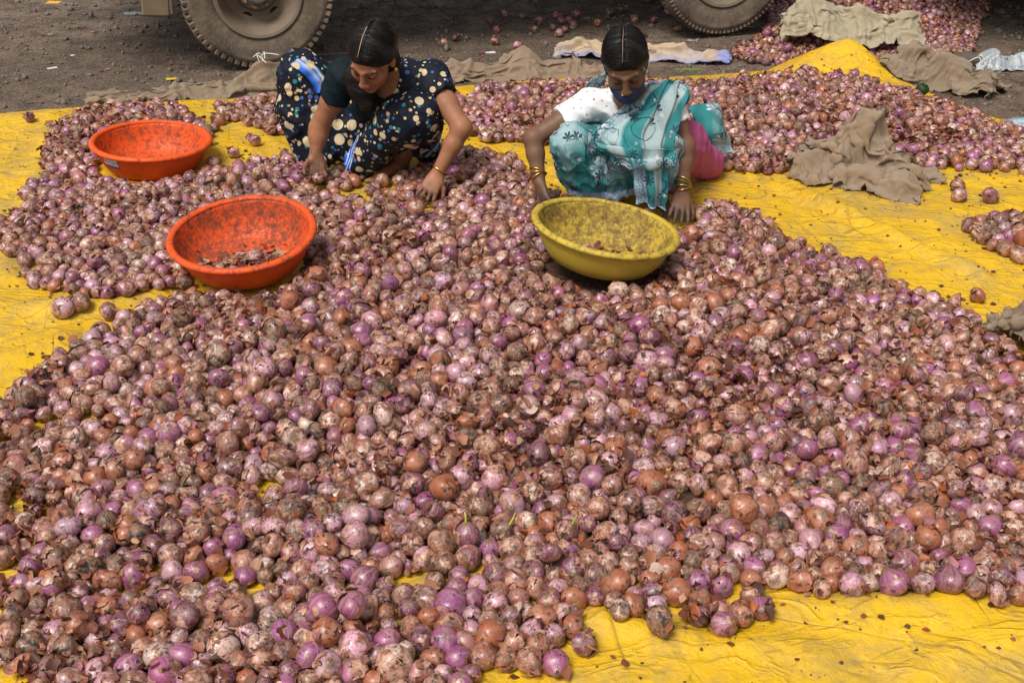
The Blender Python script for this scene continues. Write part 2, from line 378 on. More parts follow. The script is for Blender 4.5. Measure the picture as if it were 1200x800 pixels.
W1, W2 = at(311, 80), at(846, 41)
def truck(W1, W2, label):
    ax = (W2 - W1)[:2]; ang = math.atan2(ax[1], ax[0]); Lw = float(np.hypot(*ax)); Rw = .42
    t = empty('truck', (W1[0], W1[1], -0.01), ang)
    tag(t, label, 'truck')
    for x, front in ((0, 0), (Lw, 1)):
        for side in (0, 1):
            for dual in ((0,) if front else (0, 1)):
                y = 0.105 + (dual * .25 if not side else 1.75 - dual * .25)
                wh = tyre_parts(t, 0.0, Rw, .21, 90 if front else 62, .72 if front else 1.0)
                wh.location = (x, y, Rw); wh.rotation_euler = (0, (0.18 if front else 0.0), 0)
                if side: wh.rotation_euler = (0, 0, math.pi)
        MB().tube([(x, .2, Rw), (x, 1.75, Rw)], .06, 12).build('axle', M_chas, t)
    for y in (.55, 1.35): MB().box((Lw / 2 + .1, y, .80), (Lw + 3.0, .08, .2)).build('chassis_rail', M_chas, t, False)
    MB().box((Lw / 2 + .2, .95, .55), (.9, .5, .3), bev=.05).build('fuel_tank', M_chas, t, False)
    bx0, bx1 = -1.15, Lw - .55
    for k in range(7):
        MB().box(((bx0 + bx1) / 2, -.02 + .13 + k * .285, .955), (bx1 - bx0, .275, .05), bev=.006).build('floor_plank', M_plank, t, False)
    for yy in (-.04, 2.0):
        for k in range(4): MB().box(((bx0 + bx1) / 2, yy, 1.06 + k * .2), (bx1 - bx0, .035, .19), bev=.008).build('side_board', M_plank, t, False)
    for xx in (bx0, bx1):
        for k in range(4): MB().box((xx, .98, 1.06 + k * .2), (.035, 2.0, .188), bev=.008).build('end_board', M_plank, t, False)
    cab = MB().box((Lw + .45, .98, 1.45), (1.9, 1.98, 1.2), bev=.12).box((Lw + .3, .98, 2.2), (1.5, 1.9, .8), bev=.15).build('cab', M_cab, t, False)
    MB().box((Lw + .3, -.0, 2.2), (1.0, .03, .5), bev=.01).build('window', M_glass, t, False)
    MB().box((Lw + 1.06, .98, 2.2), (.03, 1.5, .5), bev=.01).build('windscreen', M_glass, t, False)
    MB().box((Lw + 1.45, .98, .72), (.16, 2.0, .22), bev=.03).build('bumper', M_chas, t, False)
    MB().box((Lw + .2, .98, .93), (1.9, 1.7, .12)).build('cab_floor', M_chas, t, False)
    # mudguard plates behind the rear wheels
    for y in (.22, 1.63):
        f = MB().box((-.465, y, .66), (.03, .42, .66), Matrix.Rotation(R(1), 3, 'Y'), .01).build('mud_flap', M_flap, t, False)
        f2 = MB().box((-.535, y - .20, .60), (.15, .03, .54), Matrix.Rotation(R(4), 3, 'Y'), .01).build('mudguard_plate', M_flap, t, False)
    return t
truck(W1, W2, 'dusty truck parked behind the two women, only its wheels in view')
# added truck, unseen further right, put there to shade the top right corner
W3 = at(1335, 58)
truck(W3, W3 + np.array([2.7, .35, 0]), 'added truck unseen beyond the right edge, shading the ground behind the sacks')
# ------------------------------------------------------------------ bodies and clothes: one smooth surface grown from limbs
class SDF:
    def __init__(s, lo, hi, h):
        s.lo = np.array(lo, float); s.h = h; s.n = np.ceil((np.array(hi) - s.lo) / h).astype(int) + 1
        s.ax = [(s.lo[i] + h * np.arange(s.n[i])).astype(np.float32) for i in range(3)]
        s.d = np.full(s.n, 1.0, np.float32)
    def sub(s, lo, hi):
        sl = []; g = []
        for i in range(3):
            a = max(0, int((lo[i] - s.lo[i]) / s.h)); b = min(s.n[i], int((hi[i] - s.lo[i]) / s.h) + 2)
            if b <= a: return None
            sl.append(slice(a, b)); g.append(s.ax[i][a:b])
        return tuple(sl), g[0][:, None, None], g[1][None, :, None], g[2][None, None, :]
    def merge(s, sl, d, k, op):
        o = s.d[sl]
        if op == 'add':
            s.d[sl] = np.minimum(o, d) - (np.maximum(k - np.abs(o - d), 0) ** 2) / (4 * k)
        else:
            s.d[sl] = np.maximum(o, -d) + (np.maximum(k - np.abs(o + d), 0) ** 2) / (4 * k)
    def cut(s, d, X, Y, Z, cuts):
        for p, n in cuts:
            n = np.asarray(n, float); n = n / np.linalg.norm(n)
            d = np.maximum(d, (X - p[0]) * n[0] + (Y - p[1]) * n[1] + (Z - p[2]) * n[2])
        return d
    def cap(s, a, b, ra, rb=None, k=.02, op='add', cuts=()):
        a = np.asarray(a, float); b = np.asarray(b, float); rb = ra if rb is None else rb; m = max(ra, rb) + k + 2 * s.h
        q = s.sub(np.minimum(a, b) - m, np.maximum(a, b) + m)
        if q is None: return s
        sl, X, Y, Z = q; ab = b - a; L2 = max(ab @ ab, 1e-12)
        t = np.clip(((X - a[0]) * ab[0] + (Y - a[1]) * ab[1] + (Z - a[2]) * ab[2]) / L2, 0, 1)
        d = np.sqrt((X - a[0] - t * ab[0]) ** 2 + (Y - a[1] - t * ab[1]) ** 2 + (Z - a[2] - t * ab[2]) ** 2) - (ra + (rb - ra) * t)
        s.merge(sl, s.cut(d, X, Y, Z, cuts), k, op); return s
    def chain(s, pts, rads, k=.02, **kw):
        for i in range(len(pts) - 1): s.cap(pts[i], pts[i + 1], rads[i], rads[i + 1], k, **kw)
        return s
    def ell(s, c, r, M=None, k=.02, op='add', cuts=()):
        c = np.asarray(c, float); r = np.asarray(r, float); m = r.max() + k + 2 * s.h
        q = s.sub(c - m, c + m)
        if q is None: return s
        sl, X, Y, Z = q; M = np.eye(3) if M is None else np.asarray(M)
        x = X - c[0]; y = Y - c[1]; z = Z - c[2]
        l = [M[0, i] * x + M[1, i] * y + M[2, i] * z for i in range(3)]   # into the axes given by M's columns
        k0 = np.sqrt(sum((l[i] / r[i]) ** 2 for i in range(3))); k1 = np.sqrt(sum((l[i] / r[i] ** 2) ** 2 for i in range(3))) + 1e-9
        d = k0 * (k0 - 1) / k1
        s.merge(sl, s.cut(d, X, Y, Z, cuts), k, op); return s
    def warp(s, fn):                                   # add fn(X,Y,Z) to the distance near the surface
        idx = np.nonzero(np.abs(s.d) < .05); p = np.stack([s.ax[i][idx[i]] for i in range(3)], -1)
        s.d[idx] += fn(p).astype(np.float32); return s
    def clip(s, p, n):
        n = np.asarray(n, float); n /= np.linalg.norm(n)
        X, Y, Z = s.ax[0][:, None, None], s.ax[1][None, :, None], s.ax[2][None, None, :]
        s.d = np.maximum(s.d, (X - p[0]) * n[0] + (Y - p[1]) * n[1] + (Z - p[2]) * n[2]).astype(np.float32); return s
    def mesh(s):                                       # surface nets
        d = s.d; nx, ny, nz = d.shape; ins = d < 0
        c = np.zeros((nx - 1, ny - 1, nz - 1), np.uint8)
        for i in (0, 1):
            for j in (0, 1):
                for k in (0, 1): c += ins[i:nx - 1 + i, j:ny - 1 + j, k:nz - 1 + k]
        act = np.nonzero((c > 0) & (c < 8)); ci = np.stack(act, -1); N = len(ci)
        idm = np.full(c.shape, -1, np.int32); idm[act] = np.arange(N)
        acc = np.zeros((N, 3)); cnt = np.zeros(N)
        corners = [(i, j, k) for i in (0, 1) for j in (0, 1) for k in (0, 1)]
        for a in corners:
            for axis in range(3):
                if a[axis] == 1: continue
                b = list(a); b[axis] = 1
                da = d[ci[:, 0] + a[0], ci[:, 1] + a[1], ci[:, 2] + a[2]]; db = d[ci[:, 0] + b[0], ci[:, 1] + b[1], ci[:, 2] + b[2]]
                m = (da < 0) != (db < 0); t = np.where(m, da / np.where(m, da - db, 1), 0)
                p = np.tile(np.array(a, float), (N, 1)); p[:, axis] += t
                acc += p * m[:, None]; cnt += m
        V = (ci + acc / cnt[:, None]) * s.h + s.lo
        F = []
        for axis in range(3):
            e = np.take(ins, np.arange(d.shape[axis] - 1), axis) != np.take(ins, np.arange(1, d.shape[axis]), axis)
            q = np.stack(np.nonzero(e), -1); o1, o2 = [a for a in range(3) if a != axis]
            q = q[(q[:, o1] > 0) & (q[:, o2] > 0) & (q[:, o1] < d.shape[o1] - 1) & (q[:, o2] < d.shape[o2] - 1)]
            def g(da, db):
                r_ = q.copy(); r_[:, o1] -= da; r_[:, o2] -= db; return idm[r_[:, 0], r_[:, 1], r_[:, 2]]
            f = np.stack([g(1, 1), g(0, 1), g(0, 0), g(1, 0)], -1)
            flip = ins[q[:, 0], q[:, 1], q[:, 2]]
            if axis == 1: flip = ~flip
            f = np.where(flip[:, None], f, f[:, ::-1]); F.append(f)
        F = np.concatenate(F); F = F[(F >= 0).all(1)]
        return V.astype(np.float32), F
def relax(V, F, it=2, lam=.5):
    V = V.astype(float); e = np.concatenate([F[:, [0, 1]], F[:, [1, 2]], F[:, [2, 3]], F[:, [3, 0]]]); n = len(V)
    for _ in range(it):
        deg = np.bincount(e[:, 0], minlength=n) + np.bincount(e[:, 1], minlength=n)
        S = np.stack([np.bincount(e[:, 0], V[e[:, 1], i], n) + np.bincount(e[:, 1], V[e[:, 0], i], n) for i in range(3)], -1)
        V = V + lam * (S / np.maximum(deg, 1)[:, None] - V)
    return V

def unit(v): v = np.asarray(v, float); return v / np.linalg.norm(v)
def hand(S, wr, d, nrm, thumb, sc=1.0, curl=0.35, spread=0.16, curls=None):
    """palm and five fingers; d towards the fingertips, nrm out of the palm, thumb = +1/-1 side"""
    d = unit(d); nrm = unit(np.asarray(nrm) - d * (np.asarray(nrm) @ d)); s = np.cross(d, nrm) * thumb
    off = [.030, .010, -.011, -.030]; ln = [.066, .074, .069, .053]
    S.ell(wr + d * .045 * sc, (.036 * sc, .048 * sc, .015 * sc), np.stack([s, d, nrm], 1), k=.015)
    tips = []
    for i in range(4):
        base = wr + (d * (.085 - .004 * abs(i - 1)) + s * off[i]) * sc
        S.cap(wr + s * off[i] * .5 * sc + d * .01, base, .0125 * sc, .0105 * sc, k=.012)
        dr = unit(d + s * off[i] * spread / .03); c = curl if curls is None else curls[i]; p = base; rr = [.0092, .0082, .0072, .006]
        for j, fr in enumerate((.46, .30, .24)):
            a = c * (0.7 + j * .9); q = p + (dr * math.cos(a) + nrm * math.sin(a)) * ln[i] * fr * sc
            S.cap(p, q, rr[j] * sc, rr[j + 1] * sc, k=.004); p = q
        tips.append(p)
    p0 = wr + (d * .025 + s * .022 + nrm * .004) * sc; p1 = p0 + unit(d * .62 + s * .7 + nrm * .35) * .036 * sc
    p2 = p1 + unit(d * .8 + s * .35 + nrm * .55) * .030 * sc; p3 = p2 + unit(d * .85 + s * .05 + nrm * .6) * .024 * sc
    S.cap(p0, p1, .013 * sc, .0105 * sc, k=.012); S.cap(p1, p2, .0105 * sc, .009 * sc, k=.005); S.cap(p2, p3, .009 * sc, .007 * sc, k=.004)
    tips.append(p3); return tips

def head_axes(yaw, pitch, roll):
    """columns: x = her left (image right), y = face direction, z = up; yaw 0 faces the camera (-Y)"""
    M = Matrix.Rotation(yaw, 3, 'Z') @ Matrix.Rotation(math.pi, 3, 'Z') @ Matrix.Rotation(roll, 3, 'Y') @ Matrix.Rotation(-pitch, 3, 'X')
    return np.array(M)
def head(S, c, M, sc=1.0):
    L = lambda x, y, z: c + M @ (np.array([x, y, z]) * sc)
    E = lambda p, r_, k=.015, op='add': S.ell(L(*p), np.array(r_) * sc, M, k=k, op=op)
    C = lambda a, b, ra, rb=None, k=.01, op='add': S.cap(L(*a), L(*b), ra * sc, (rb or ra) * sc, k=k, op=op)
    E((0, -.012, .035), (.071, .090, .080)); E((0, .030, -.015), (.060, .062, .085), k=.03)
    E((0, .042, -.062), (.046, .046, .042), k=.03); E((0, .078, -.092), (.018, .016, .015), k=.025)
    for s_ in (-1, 1):
        E((s_ * .036, .062, -.024), (.026, .024, .022), k=.02)
        E((s_ * .031, .098, .012), (.020, .016, .0115), k=.012, op='cut')
        E((s_ * .030, .080, .010), (.0155, .0125, .0115), k=.004)
        C((s_ * .012, .090, .027), (s_ * .046, .076, .030), .0055, .0045, k=.012)
        E((s_ * .072, -.004, -.012), (.008, .018, .030), k=.008); E((s_ * .078, .000, -.008), (.005, .010, .018), k=.006, op='cut')
        E((s_ * .0125, .104, -.031), (.0085, .010, .0075), k=.006)
    C((0, .090, .022), (0, .1085, -.022), .0078, .0115, k=.012); E((0, .1095, -.026), (.0125, .0105, .010), k=.008)
    C((-.020, .088, -.058), (0, .099, -.055), .0048, .0065, k=.004); C((.020, .088, -.058), (0, .099, -.055), .0048, .0065, k=.004)
    C((-.017, .088, -.067), (0, .098, -.069), .0055, .0078, k=.004); C((.017, .088, -.067), (0, .098, -.069), .0055, .0078, k=.004)
    C((-.022, .093, -.0620), (.022, .093, -.0620), .0022, .0022, k=.004, op='cut')
    return L
def face_parts(o, L, sc, mask=False):
    for s_ in (-1, 1):
        MB().tube(catmull([L(s_ * .011, .0975, .0270), L(s_ * .022, .0960, .0318), L(s_ * .034, .0893, .0335), L(s_ * .046, .0772, .0300)], 12), [.0008, .0016, .0020, .0021, .0021, .0020, .0019, .0017, .0015, .0012, .0009, .0005], 6).build('eyebrow', M_hair, o)
        MB().tube(catmull([L(s_ * .017, .0905, .0035), L(s_ * .025, .0912, .0012), L(s_ * .034, .0885, .0010), L(s_ * .044, .0795, .0030)], 10), [.0010, .0016, .0019, .0020, .0020, .0020, .0019, .0017, .0014, .0008], 6).build('eyelash', M_hair, o)
def skin_cols(V, L_inv, base, hands=(), feet=(), lipcol=(.16, .055, .045), lips=True):
    """albedo per vertex: lips, brows, lash line, dusty hands and feet"""
    n = len(V); col = np.tile(np.array(base), (n, 1)); q = L_inv(V)
    def blob(c, r_, to, a=1.0):
        d = np.sqrt((((q - np.array(c)) / np.array(r_)) ** 2).sum(1)); t = np.clip(1.3 - d, 0, 1)[:, None] ** .7 * a
        col[:] = col * (1 - np.clip(t, 0, 1)) + np.array(to) * np.clip(t, 0, 1)
    if lips: blob((0, .098, -.062), (.024, .02, .0125), lipcol)
    for s_ in (-1, 1):
        for k in range(5): blob((s_ * (.014 + k * .008), .094 - k * .0035, .0295 + .0035 * math.sin(k * .9)), (.0065, .016, .0050), tuple(x * .35 for x in base), .8)
        for k in range(4): blob((s_ * (.020 + k * .0075), .093 - k * .002, .0030 - .0015 * math.sin(k)), (.0055, .014, .0042), (.012, .009, .008), 1.0)
        blob((s_ * .031, .085, .013), (.024, .02, .016), tuple(x * .62 for x in base), .6)
    for c, r_ in hands:
        d = np.linalg.norm(V - c, axis=1) / r_; t = np.clip(1.25 - d, 0, 1)
        t = t * np.clip(.75 + .9 * fbm(V * 60, 3, 4), 0, 1); col = col * (1 - .75 * t[:, None]) + np.array((.05, .036, .03)) * .75 * t[:, None]
    return np.c_[col, np.ones(n)]
def skin_mat(name):
    m = Mat(name, 0.5, 0.28); p = m.obj(); n = m.noise(p, 40, 6, .65); n2 = m.noise(p, 9, 4)
    c = m.attr('col'); c = m.mix(m.ramp(n2, [(0.35, 0.0), (0.7, 0.35)]), c, m.mix(1.0, c, (1.35, 1.2, 1.05), 'MULTIPLY'))
    c = m.mix(m.ramp(n, [(0.45, 0.0), (0.75, 0.30)]), c, m.mix(1.0, c, (0.65, 0.6, 0.55), 'MULTIPLY'))
    m.set('Base Color', c); m.set('Roughness', m.ramp(n, [(0.3, .38), (0.7, .58)])); m.set('Subsurface Weight', 0.06); m.set('Subsurface Radius', (.012, .005, .003)); m.set('Subsurface Scale', .5)
    m.set('Normal', m.bump(m.math('ADD', m.noise(p, 160, 5, .7), m.math('MULTIPLY', m.noise(p, 45, 4, .6), 1.2)), .3, .004)); return m.m
M_skin = skin_mat('brown_skin')
def hair_mat():
    m = Mat('black_hair', 0.42, 0.22); p = m.obj(); q = m.attr('hv', 'Vector')
    s1 = m.noise(m.vmath('MULTIPLY', q, (260., 6., 6.)), 1.0, 4, .6); s2 = m.noise(m.vmath('MULTIPLY', q, (90., 3., 3.)), 1.0, 3, .6)
    m.set('Base Color', m.mix(s2, (0.004, 0.0036, 0.0045), (0.012, 0.0095, 0.009))); m.set('Roughness', m.ramp(s2, [(.3, .34), (.7, .58)]))
    m.set('Normal', m.bump(m.math('ADD', s1, m.math('MULTIPLY', s2, 1.2)), .18, .004)); return m.m
M_hair = hair_mat()
M_gold = Mat('gold_bangle', .28); M_gold.set('Base Color', (.72, .42, .10)); M_gold.set('Metallic', 1.0); M_gold = M_gold.m
M_eye = mat_plain('dark_eye', (.02, .012, .01), .15, .1)

def hair_obj(parent, c, M, sc, name='hair', bun=None, back=True):
    S = SDF(c - .24, c + .24, .004); L = lambda x, y, z: c + M @ (np.array([x, y, z]) * sc)
    S.ell(L(0, -.016, .043), np.array((.0805, .0985, .0845)) * sc, M, k=.02)
    S.ell(L(0, -.055, -.005), np.array((.070, .062, .085)) * sc, M, k=.03)
    for s_ in (-1, 1): S.cap(L(s_ * .062, .018, .050), L(s_ * .071, -.012, -.004), .018 * sc, .014 * sc, k=.02)
    # the face stays free
    S.ell(L(0, .095, -.045), np.array((.078, .085, .100)) * sc, M, k=.012, op='cut')
    for s_ in (-1, 1): S.ell(L(s_ * .085, .004, -.022), np.array((.022, .026, .034)) * sc, M, k=.01, op='cut')
    # the parting: a shallow groove
    pts = [L(0, .068 - .0, .096), L(0, .035, .122), L(0, 0, .131), L(0, -.05, .122), L(0, -.09, .095)]
    for a, b in zip(pts[:-1], pts[1:]): S.cap(a, b, .0045 * sc, k=.004, op='cut')
    if bun is not None: bun(S, L)
    Mi = np.linalg.inv(M)
    def strands(p):
        q = (p - c) @ Mi.T; return .0035 * fbm(q * np.array([14, 70, 14]), 3, 5) + .002 * fbm(q * np.array([30, 160, 30]), 2, 6)
    S.warp(strands)
    V, F = S.mesh(); V = relax(V, F, 1); q = (V - c) @ Mi.T
    hv = np.stack([q[:, 1], q[:, 0], q[:, 2]], -1)
    o = mesh_obj(name, V, F, M_hair, parent, attrs={'hv': ('FLOAT_VECTOR', hv)})
    r_ = np.random.default_rng(int(abs(c[0]) * 1000)); mb = MB(); A = np.array((.0815, .0995, .0855)) * sc; cen = np.array((0, -.016, .043)) * sc
    for side in (-1, 1):
        for k in range(230):
            y0 = r_.uniform(-.085, .078); n = 9; pts = []; sag = r_.uniform(.25, .85); end = r_.uniform(1.15, 1.75); off = r_.uniform(.986, 1.000) + (.018 if r_.random() < .04 else 0)
            for i in range(n):
                t = i / (n - 1); a = .03 + t * end; yy = np.clip((y0 * sc - sag * .055 * t ** 1.6 * sc + .016 * sc) / A[1], -.97, .97); rr_ = math.sqrt(1 - yy * yy)
                wv = .012 * math.sin(t * 5 + k) ; d = np.array([side * math.sin(a) * rr_, yy + wv, math.cos(a) * rr_]); pts.append(tuple(c + M @ (cen + A * d * off)))
            mb.tube(pts, [.0004 + .0006 * math.sin(math.pi * (i + .4) / n) for i in range(n)], 4)
    for k in range(30):                                # short wisps round the hairline
        a = r_.uniform(-1.25, 1.25); b0 = np.array([math.sin(a) * .070, .052 + .022 * math.cos(a), .086 - .045 * abs(a) ** 1.6]) * sc; d = np.array([math.sin(a) * .5 + r_.normal(0, .3), .5 + r_.normal(0, .2), -.8 + r_.normal(0, .3)]); l = r_.uniform(.008, .022)
        mb.tube([tuple(c + M @ (b0 - unit(d) * .006)), tuple(c + M @ (b0 + unit(d) * l * .6)), tuple(c + M @ (b0 + unit(d + r_.normal(0, .3, 3)) * l))], [.0006, .0005, .0003], 4)
    hs_ = mb.build('hair_strands', M_hair, o); hs_['kind'] = 'stuff'
    a_ = hs_.data.attributes.new('hv', 'FLOAT_VECTOR', 'POINT'); a_.data.foreach_set('vector', (np.array(mb.v) - c).astype(np.float32).ravel())
    return o, L
def strip(pts, wid, nrm, lift=0.0):                    # thin strap along points
    mb = MB(); pts = [np.asarray(p) for p in pts]; v = []
    for i, p in enumerate(pts):
        t = unit(pts[min(i + 1, len(pts) - 1)] - pts[max(i - 1, 0)]); n = unit(nrm[i]); s_ = np.cross(t, n); w_ = wid * (1 if 0 < i < len(pts) - 1 else .4)
        v += [p + s_ * w_ + n * lift, p + n * (lift + wid * .5), p - s_ * w_ + n * lift]
    f = []
    for i in range(len(pts) - 1): f += [(i * 3, i * 3 + 3, i * 3 + 4, i * 3 + 1), (i * 3 + 1, i * 3 + 4, i * 3 + 5, i * 3 + 2)]
    return mb.add(v, f)
def catmull(pts, n):
    p = np.asarray(pts, float); k = len(p); t = np.linspace(0, k - 1, n); i = np.clip(t.astype(int), 0, k - 2); f = (t - i)
    g = lambda j: p[np.clip(j, 0, k - 1)]
    f = f.reshape(-1, *([1] * (p.ndim - 1)))
    a, b, c, d = g(i - 1), g(i), g(i + 1), g(i + 2)
    return .5 * ((2 * b) + (c - a) * f + (2 * a - 5 * b + 4 * c - d) * f ** 2 + (3 * b - a - 3 * c + d) * f ** 3)
def loft(name, rows, nu, nv, mat, parent, fold=None, thick=.004, smooth_n=True, uvscale=(1, 1), attrs=None):
    """cloth through a grid of points: rows run along u (down the cloth), columns across (v); fold(U,V) pushes it along its normal"""
    g = np.asarray(rows, float)                        # (ru, rv, 3)
    g = catmull(g, nu); g = np.swapaxes(catmull(np.swapaxes(g, 0, 1), nv), 0, 1)
    U, Vv = np.meshgrid(np.linspace(0, 1, nu), np.linspace(0, 1, nv), indexing='ij')
    def nrm(g):
        n = np.cross(np.gradient(g, axis=0), np.gradient(g, axis=1)); return n / (np.linalg.norm(n, axis=-1, keepdims=True) + 1e-9)
    n = nrm(g); 
    if n[nu // 2, nv // 2] @ (np.array([0, 0, CAM_H]) - g[nu // 2, nv // 2]) < 0: n = -n
    if fold is not None: g = g + n * fold(U, Vv)[..., None]
    n2 = nrm(g); n2 = n2 * np.sign((n2 * n).sum(-1, keepdims=True) + 1e-9)
    top = (g + n2 * thick / 2).reshape(-1, 3); bot = (g - n2 * thick / 2).reshape(-1, 3); N = nu * nv
    i, j = np.meshgrid(np.arange(nu - 1), np.arange(nv - 1), indexing='ij'); k = (i * nv + j).ravel(); F = np.stack([k, k + nv, k + nv + 1, k + 1], -1)
    idx = np.arange(N).reshape(nu, nv); bd = np.r_[idx[0, :-1], idx[:-1, -1], idx[-1, :0:-1], idx[:0:-1, 0]]; bn = np.roll(bd, -1)
    Fs = np.stack([bd, bn, bn + N, bd + N], -1); FF = np.r_[F[:, ::-1], F + N, Fs]
    p0 = top[F[len(F) // 2]]; nn = np.cross(p0[3] - p0[0], p0[1] - p0[0])
    if nn @ n2.reshape(-1, 3)[F[len(F) // 2][0]] < 0: FF = FF[:, ::-1]
    uv = np.stack([U * uvscale[0], Vv * uvscale[1], np.zeros_like(U)], -1).reshape(-1, 3)
    return mesh_obj(name, np.r_[top, bot], FF, mat, parent, attrs={'cuv': ('FLOAT_VECTOR', np.r_[uv, uv])})
def bangle(parent, c, axis, r_, wire=.0028, mat=None, name='bangle', tilt=(0, 0, 0)):
    ax = Vector(unit(np.asarray(axis) + np.asarray(tilt))); a = ax.orthogonal().normalized(); b = ax.cross(a)
    pts = [Vector(c) + (a * math.cos(t) + b * math.sin(t)) * r_ for t in np.linspace(0, 2 * math.pi, 29)[:-1]]
    return MB().tube(pts, wire, 8, close=True).build(name, mat or M_gold, parent)
def person_root(V, F, cols, label, group, mat):
    o = mesh_obj('person', V, F, mat, attrs={'col': ('FLOAT_COLOR', cols)}); return tag(o, label, 'woman', group)
OBST = []                                              # limbs and basins that onions keep clear of
def ob(*caps):
    for a, b, r_ in caps: OBST.append((np.asarray(a, float), np.asarray(b, float), r_))

# ---- fabrics
def petals(m, p, scale, seed, npet, r0, axes=(0, 2)):
    """flowers scattered through the cloth: returns (mask, ring) sockets"""
    q = m.vmath('ADD', m.vmath('SCALE', p, scale=scale), (seed, seed * 1.7, seed * .6))
    v = m.n('TexVoronoi', {'Vector': q, 'Scale': 1.0, 'Randomness': .75}); d = m.vmath('SUBTRACT', q, v.outputs['Position']); x = m.xyz(d)
    a = m.math('ARCTAN2', x[axes[0]], x[axes[1]]); r_ = m.vmath('LENGTH', d); rn = m.xyz(v.outputs['Color'])
    lob = m.math('MULTIPLY_ADD', m.math('ABSOLUTE', m.math('COSINE', m.math('ADD', m.math('MULTIPLY', a, npet / 2), m.math('MULTIPLY', rn[0], 6.0)))), .62, .38)
    e = m.math('SUBTRACT', m.math('MULTIPLY', lob, r0), r_)
    return e, r_, rn
def sari_mat(name, use_uv):
    m = Mat(name, .65, .15); p = m.attr('cuv', 'Vector') if use_uv else m.gen(); g = m.gen()
    x, y, z = m.xyz(p); w1 = m.noise(g, 7.0, 3, .5); w2 = m.noise(g, 26, 4, .6)
    teal = m.mix(w2, (.016, .15, .16), (.032, .225, .23)); pale = m.mix(w2, (.25, .36, .38), (.44, .52, .53))
    if use_uv:                                         # bands along the cloth: teal, pale, teal ...
        s_ = m.math('ADD', y, m.math('MULTIPLY', m.math('SUBTRACT', w1, .5), .12)); fac = m.ramp(s_, [(0.0, 0.1), (.13, 0.2), (.18, 0.8), (.33, .9), (.37, 0.0), (.56, 0.05), (.60, .95), (.80, 1.0), (.84, .05), (1.0, 0.0)])
    else:
        fac = m.ramp(m.math('ADD', m.math('MULTIPLY', z, 2.4), m.math('MULTIPLY', w1, .9)), [(.70, 0.0), (.98, .35), (1.12, .95)])
        fac = m.ramp(m.math('ADD', m.math('MULTIPLY', m.noise(m.vmath('MULTIPLY', g, (1., .6, .5)), 5.0, 2, .5), 1.0), m.math('MULTIPLY', z, .35)), [(.56, 0.02), (.66, .5), (.76, .95)])
    c = m.mix(fac, teal, pale)
    # grey flowers, dark leaves, dark vine lines
    e1, r1, rn1 = petals(m, g, 7.5, 3.1, 8, .44)
    fl = m.ramp(e1, [(0.0, 0.0), (.03, 1.0)]); vein = m.ramp(m.math('FRACT', m.math('MULTIPLY', r1, 8.0)), [(.0, .0), (.8, .4), (1.0, 1.0)])
    fcol = m.mix(vein, (.36, .43, .47), (.10, .15, .19)); fcol = m.mix(m.ramp(r1, [(.06, 1.0), (.10, 0.0)]), fcol, (.02, .16, .15))
    c = m.mix(m.math('MULTIPLY', fl, .9), c, fcol)
    c = m.mix(m.math('MULTIPLY', m.ramp(e1, [(-.035, 0.0), (-.01, 1.0), (.015, 1.0), (.04, 0.0)]), .75), c, (.03, .06, .09))
    e2, r2, rn2 = petals(m, g, 14.0, 8.7, 7, .34); lf = m.ramp(e2, [(-.01, 0.0), (.03, 1.0)])
    c = m.mix(m.math('MULTIPLY', lf, m.math('GREATER_THAN', rn2[1], .12)), c, (.02, .055, .075))
    e3, r3, rn3 = petals(m, g, 24.0, 1.3, 5, .30); c = m.mix(m.math('MULTIPLY', m.ramp(e3, [(0.0, 0.0), (.05, .8)]), m.math('GREATER_THAN', rn3[2], .72)), c, (.66, .68, .70))
    vq = m.n('TexVoronoi', {'Vector': m.vmath('ADD', m.vmath('SCALE', g, scale=7.5), (4.4, 1.2, 7.7)), 'Scale': 1.0, 'Randomness': .9}); vr = m.math('ADD', vq.outputs['Distance'], m.math('MULTIPLY', m.noise(g, 16, 2), .25))
    vl = m.ramp(m.math('ABSOLUTE', m.math('SUBTRACT', vr, .50)), [(0.0, .9), (.014, .8), (.026, 0.0)])
    c = m.mix(m.math('MULTIPLY', vl, m.ramp(m.noise(g, 6, 2), [(.42, 0.0), (.5, 1.0)])), c, (.012, .05, .075))
    # woven border
    bd = m.attr('bord', 'Fac')
    bc = m.mix(m.ramp(m.noise(g, 170, 2), [(.45, 0.0), (.55, 1.0)]), (.16, .30, .42), (.46, .60, .66))
    bc = m.mix(m.ramp(bd, [(.42, 1.0), (.55, 0.0)]), bc, (.16, .12, .45))
    c = m.mix(m.ramp(bd, [(.40, 0.0), (.46, 1.0)]), c, bc)
    m.set('Base Color', c)
    n = m.noise(g, 420, 2); f = m.noise(g, 30, 4, .6, .5)
    m.set('Normal', m.bump(m.math('ADD', m.math('MULTIPLY', n, .25), f), .35, .006)); return m.m
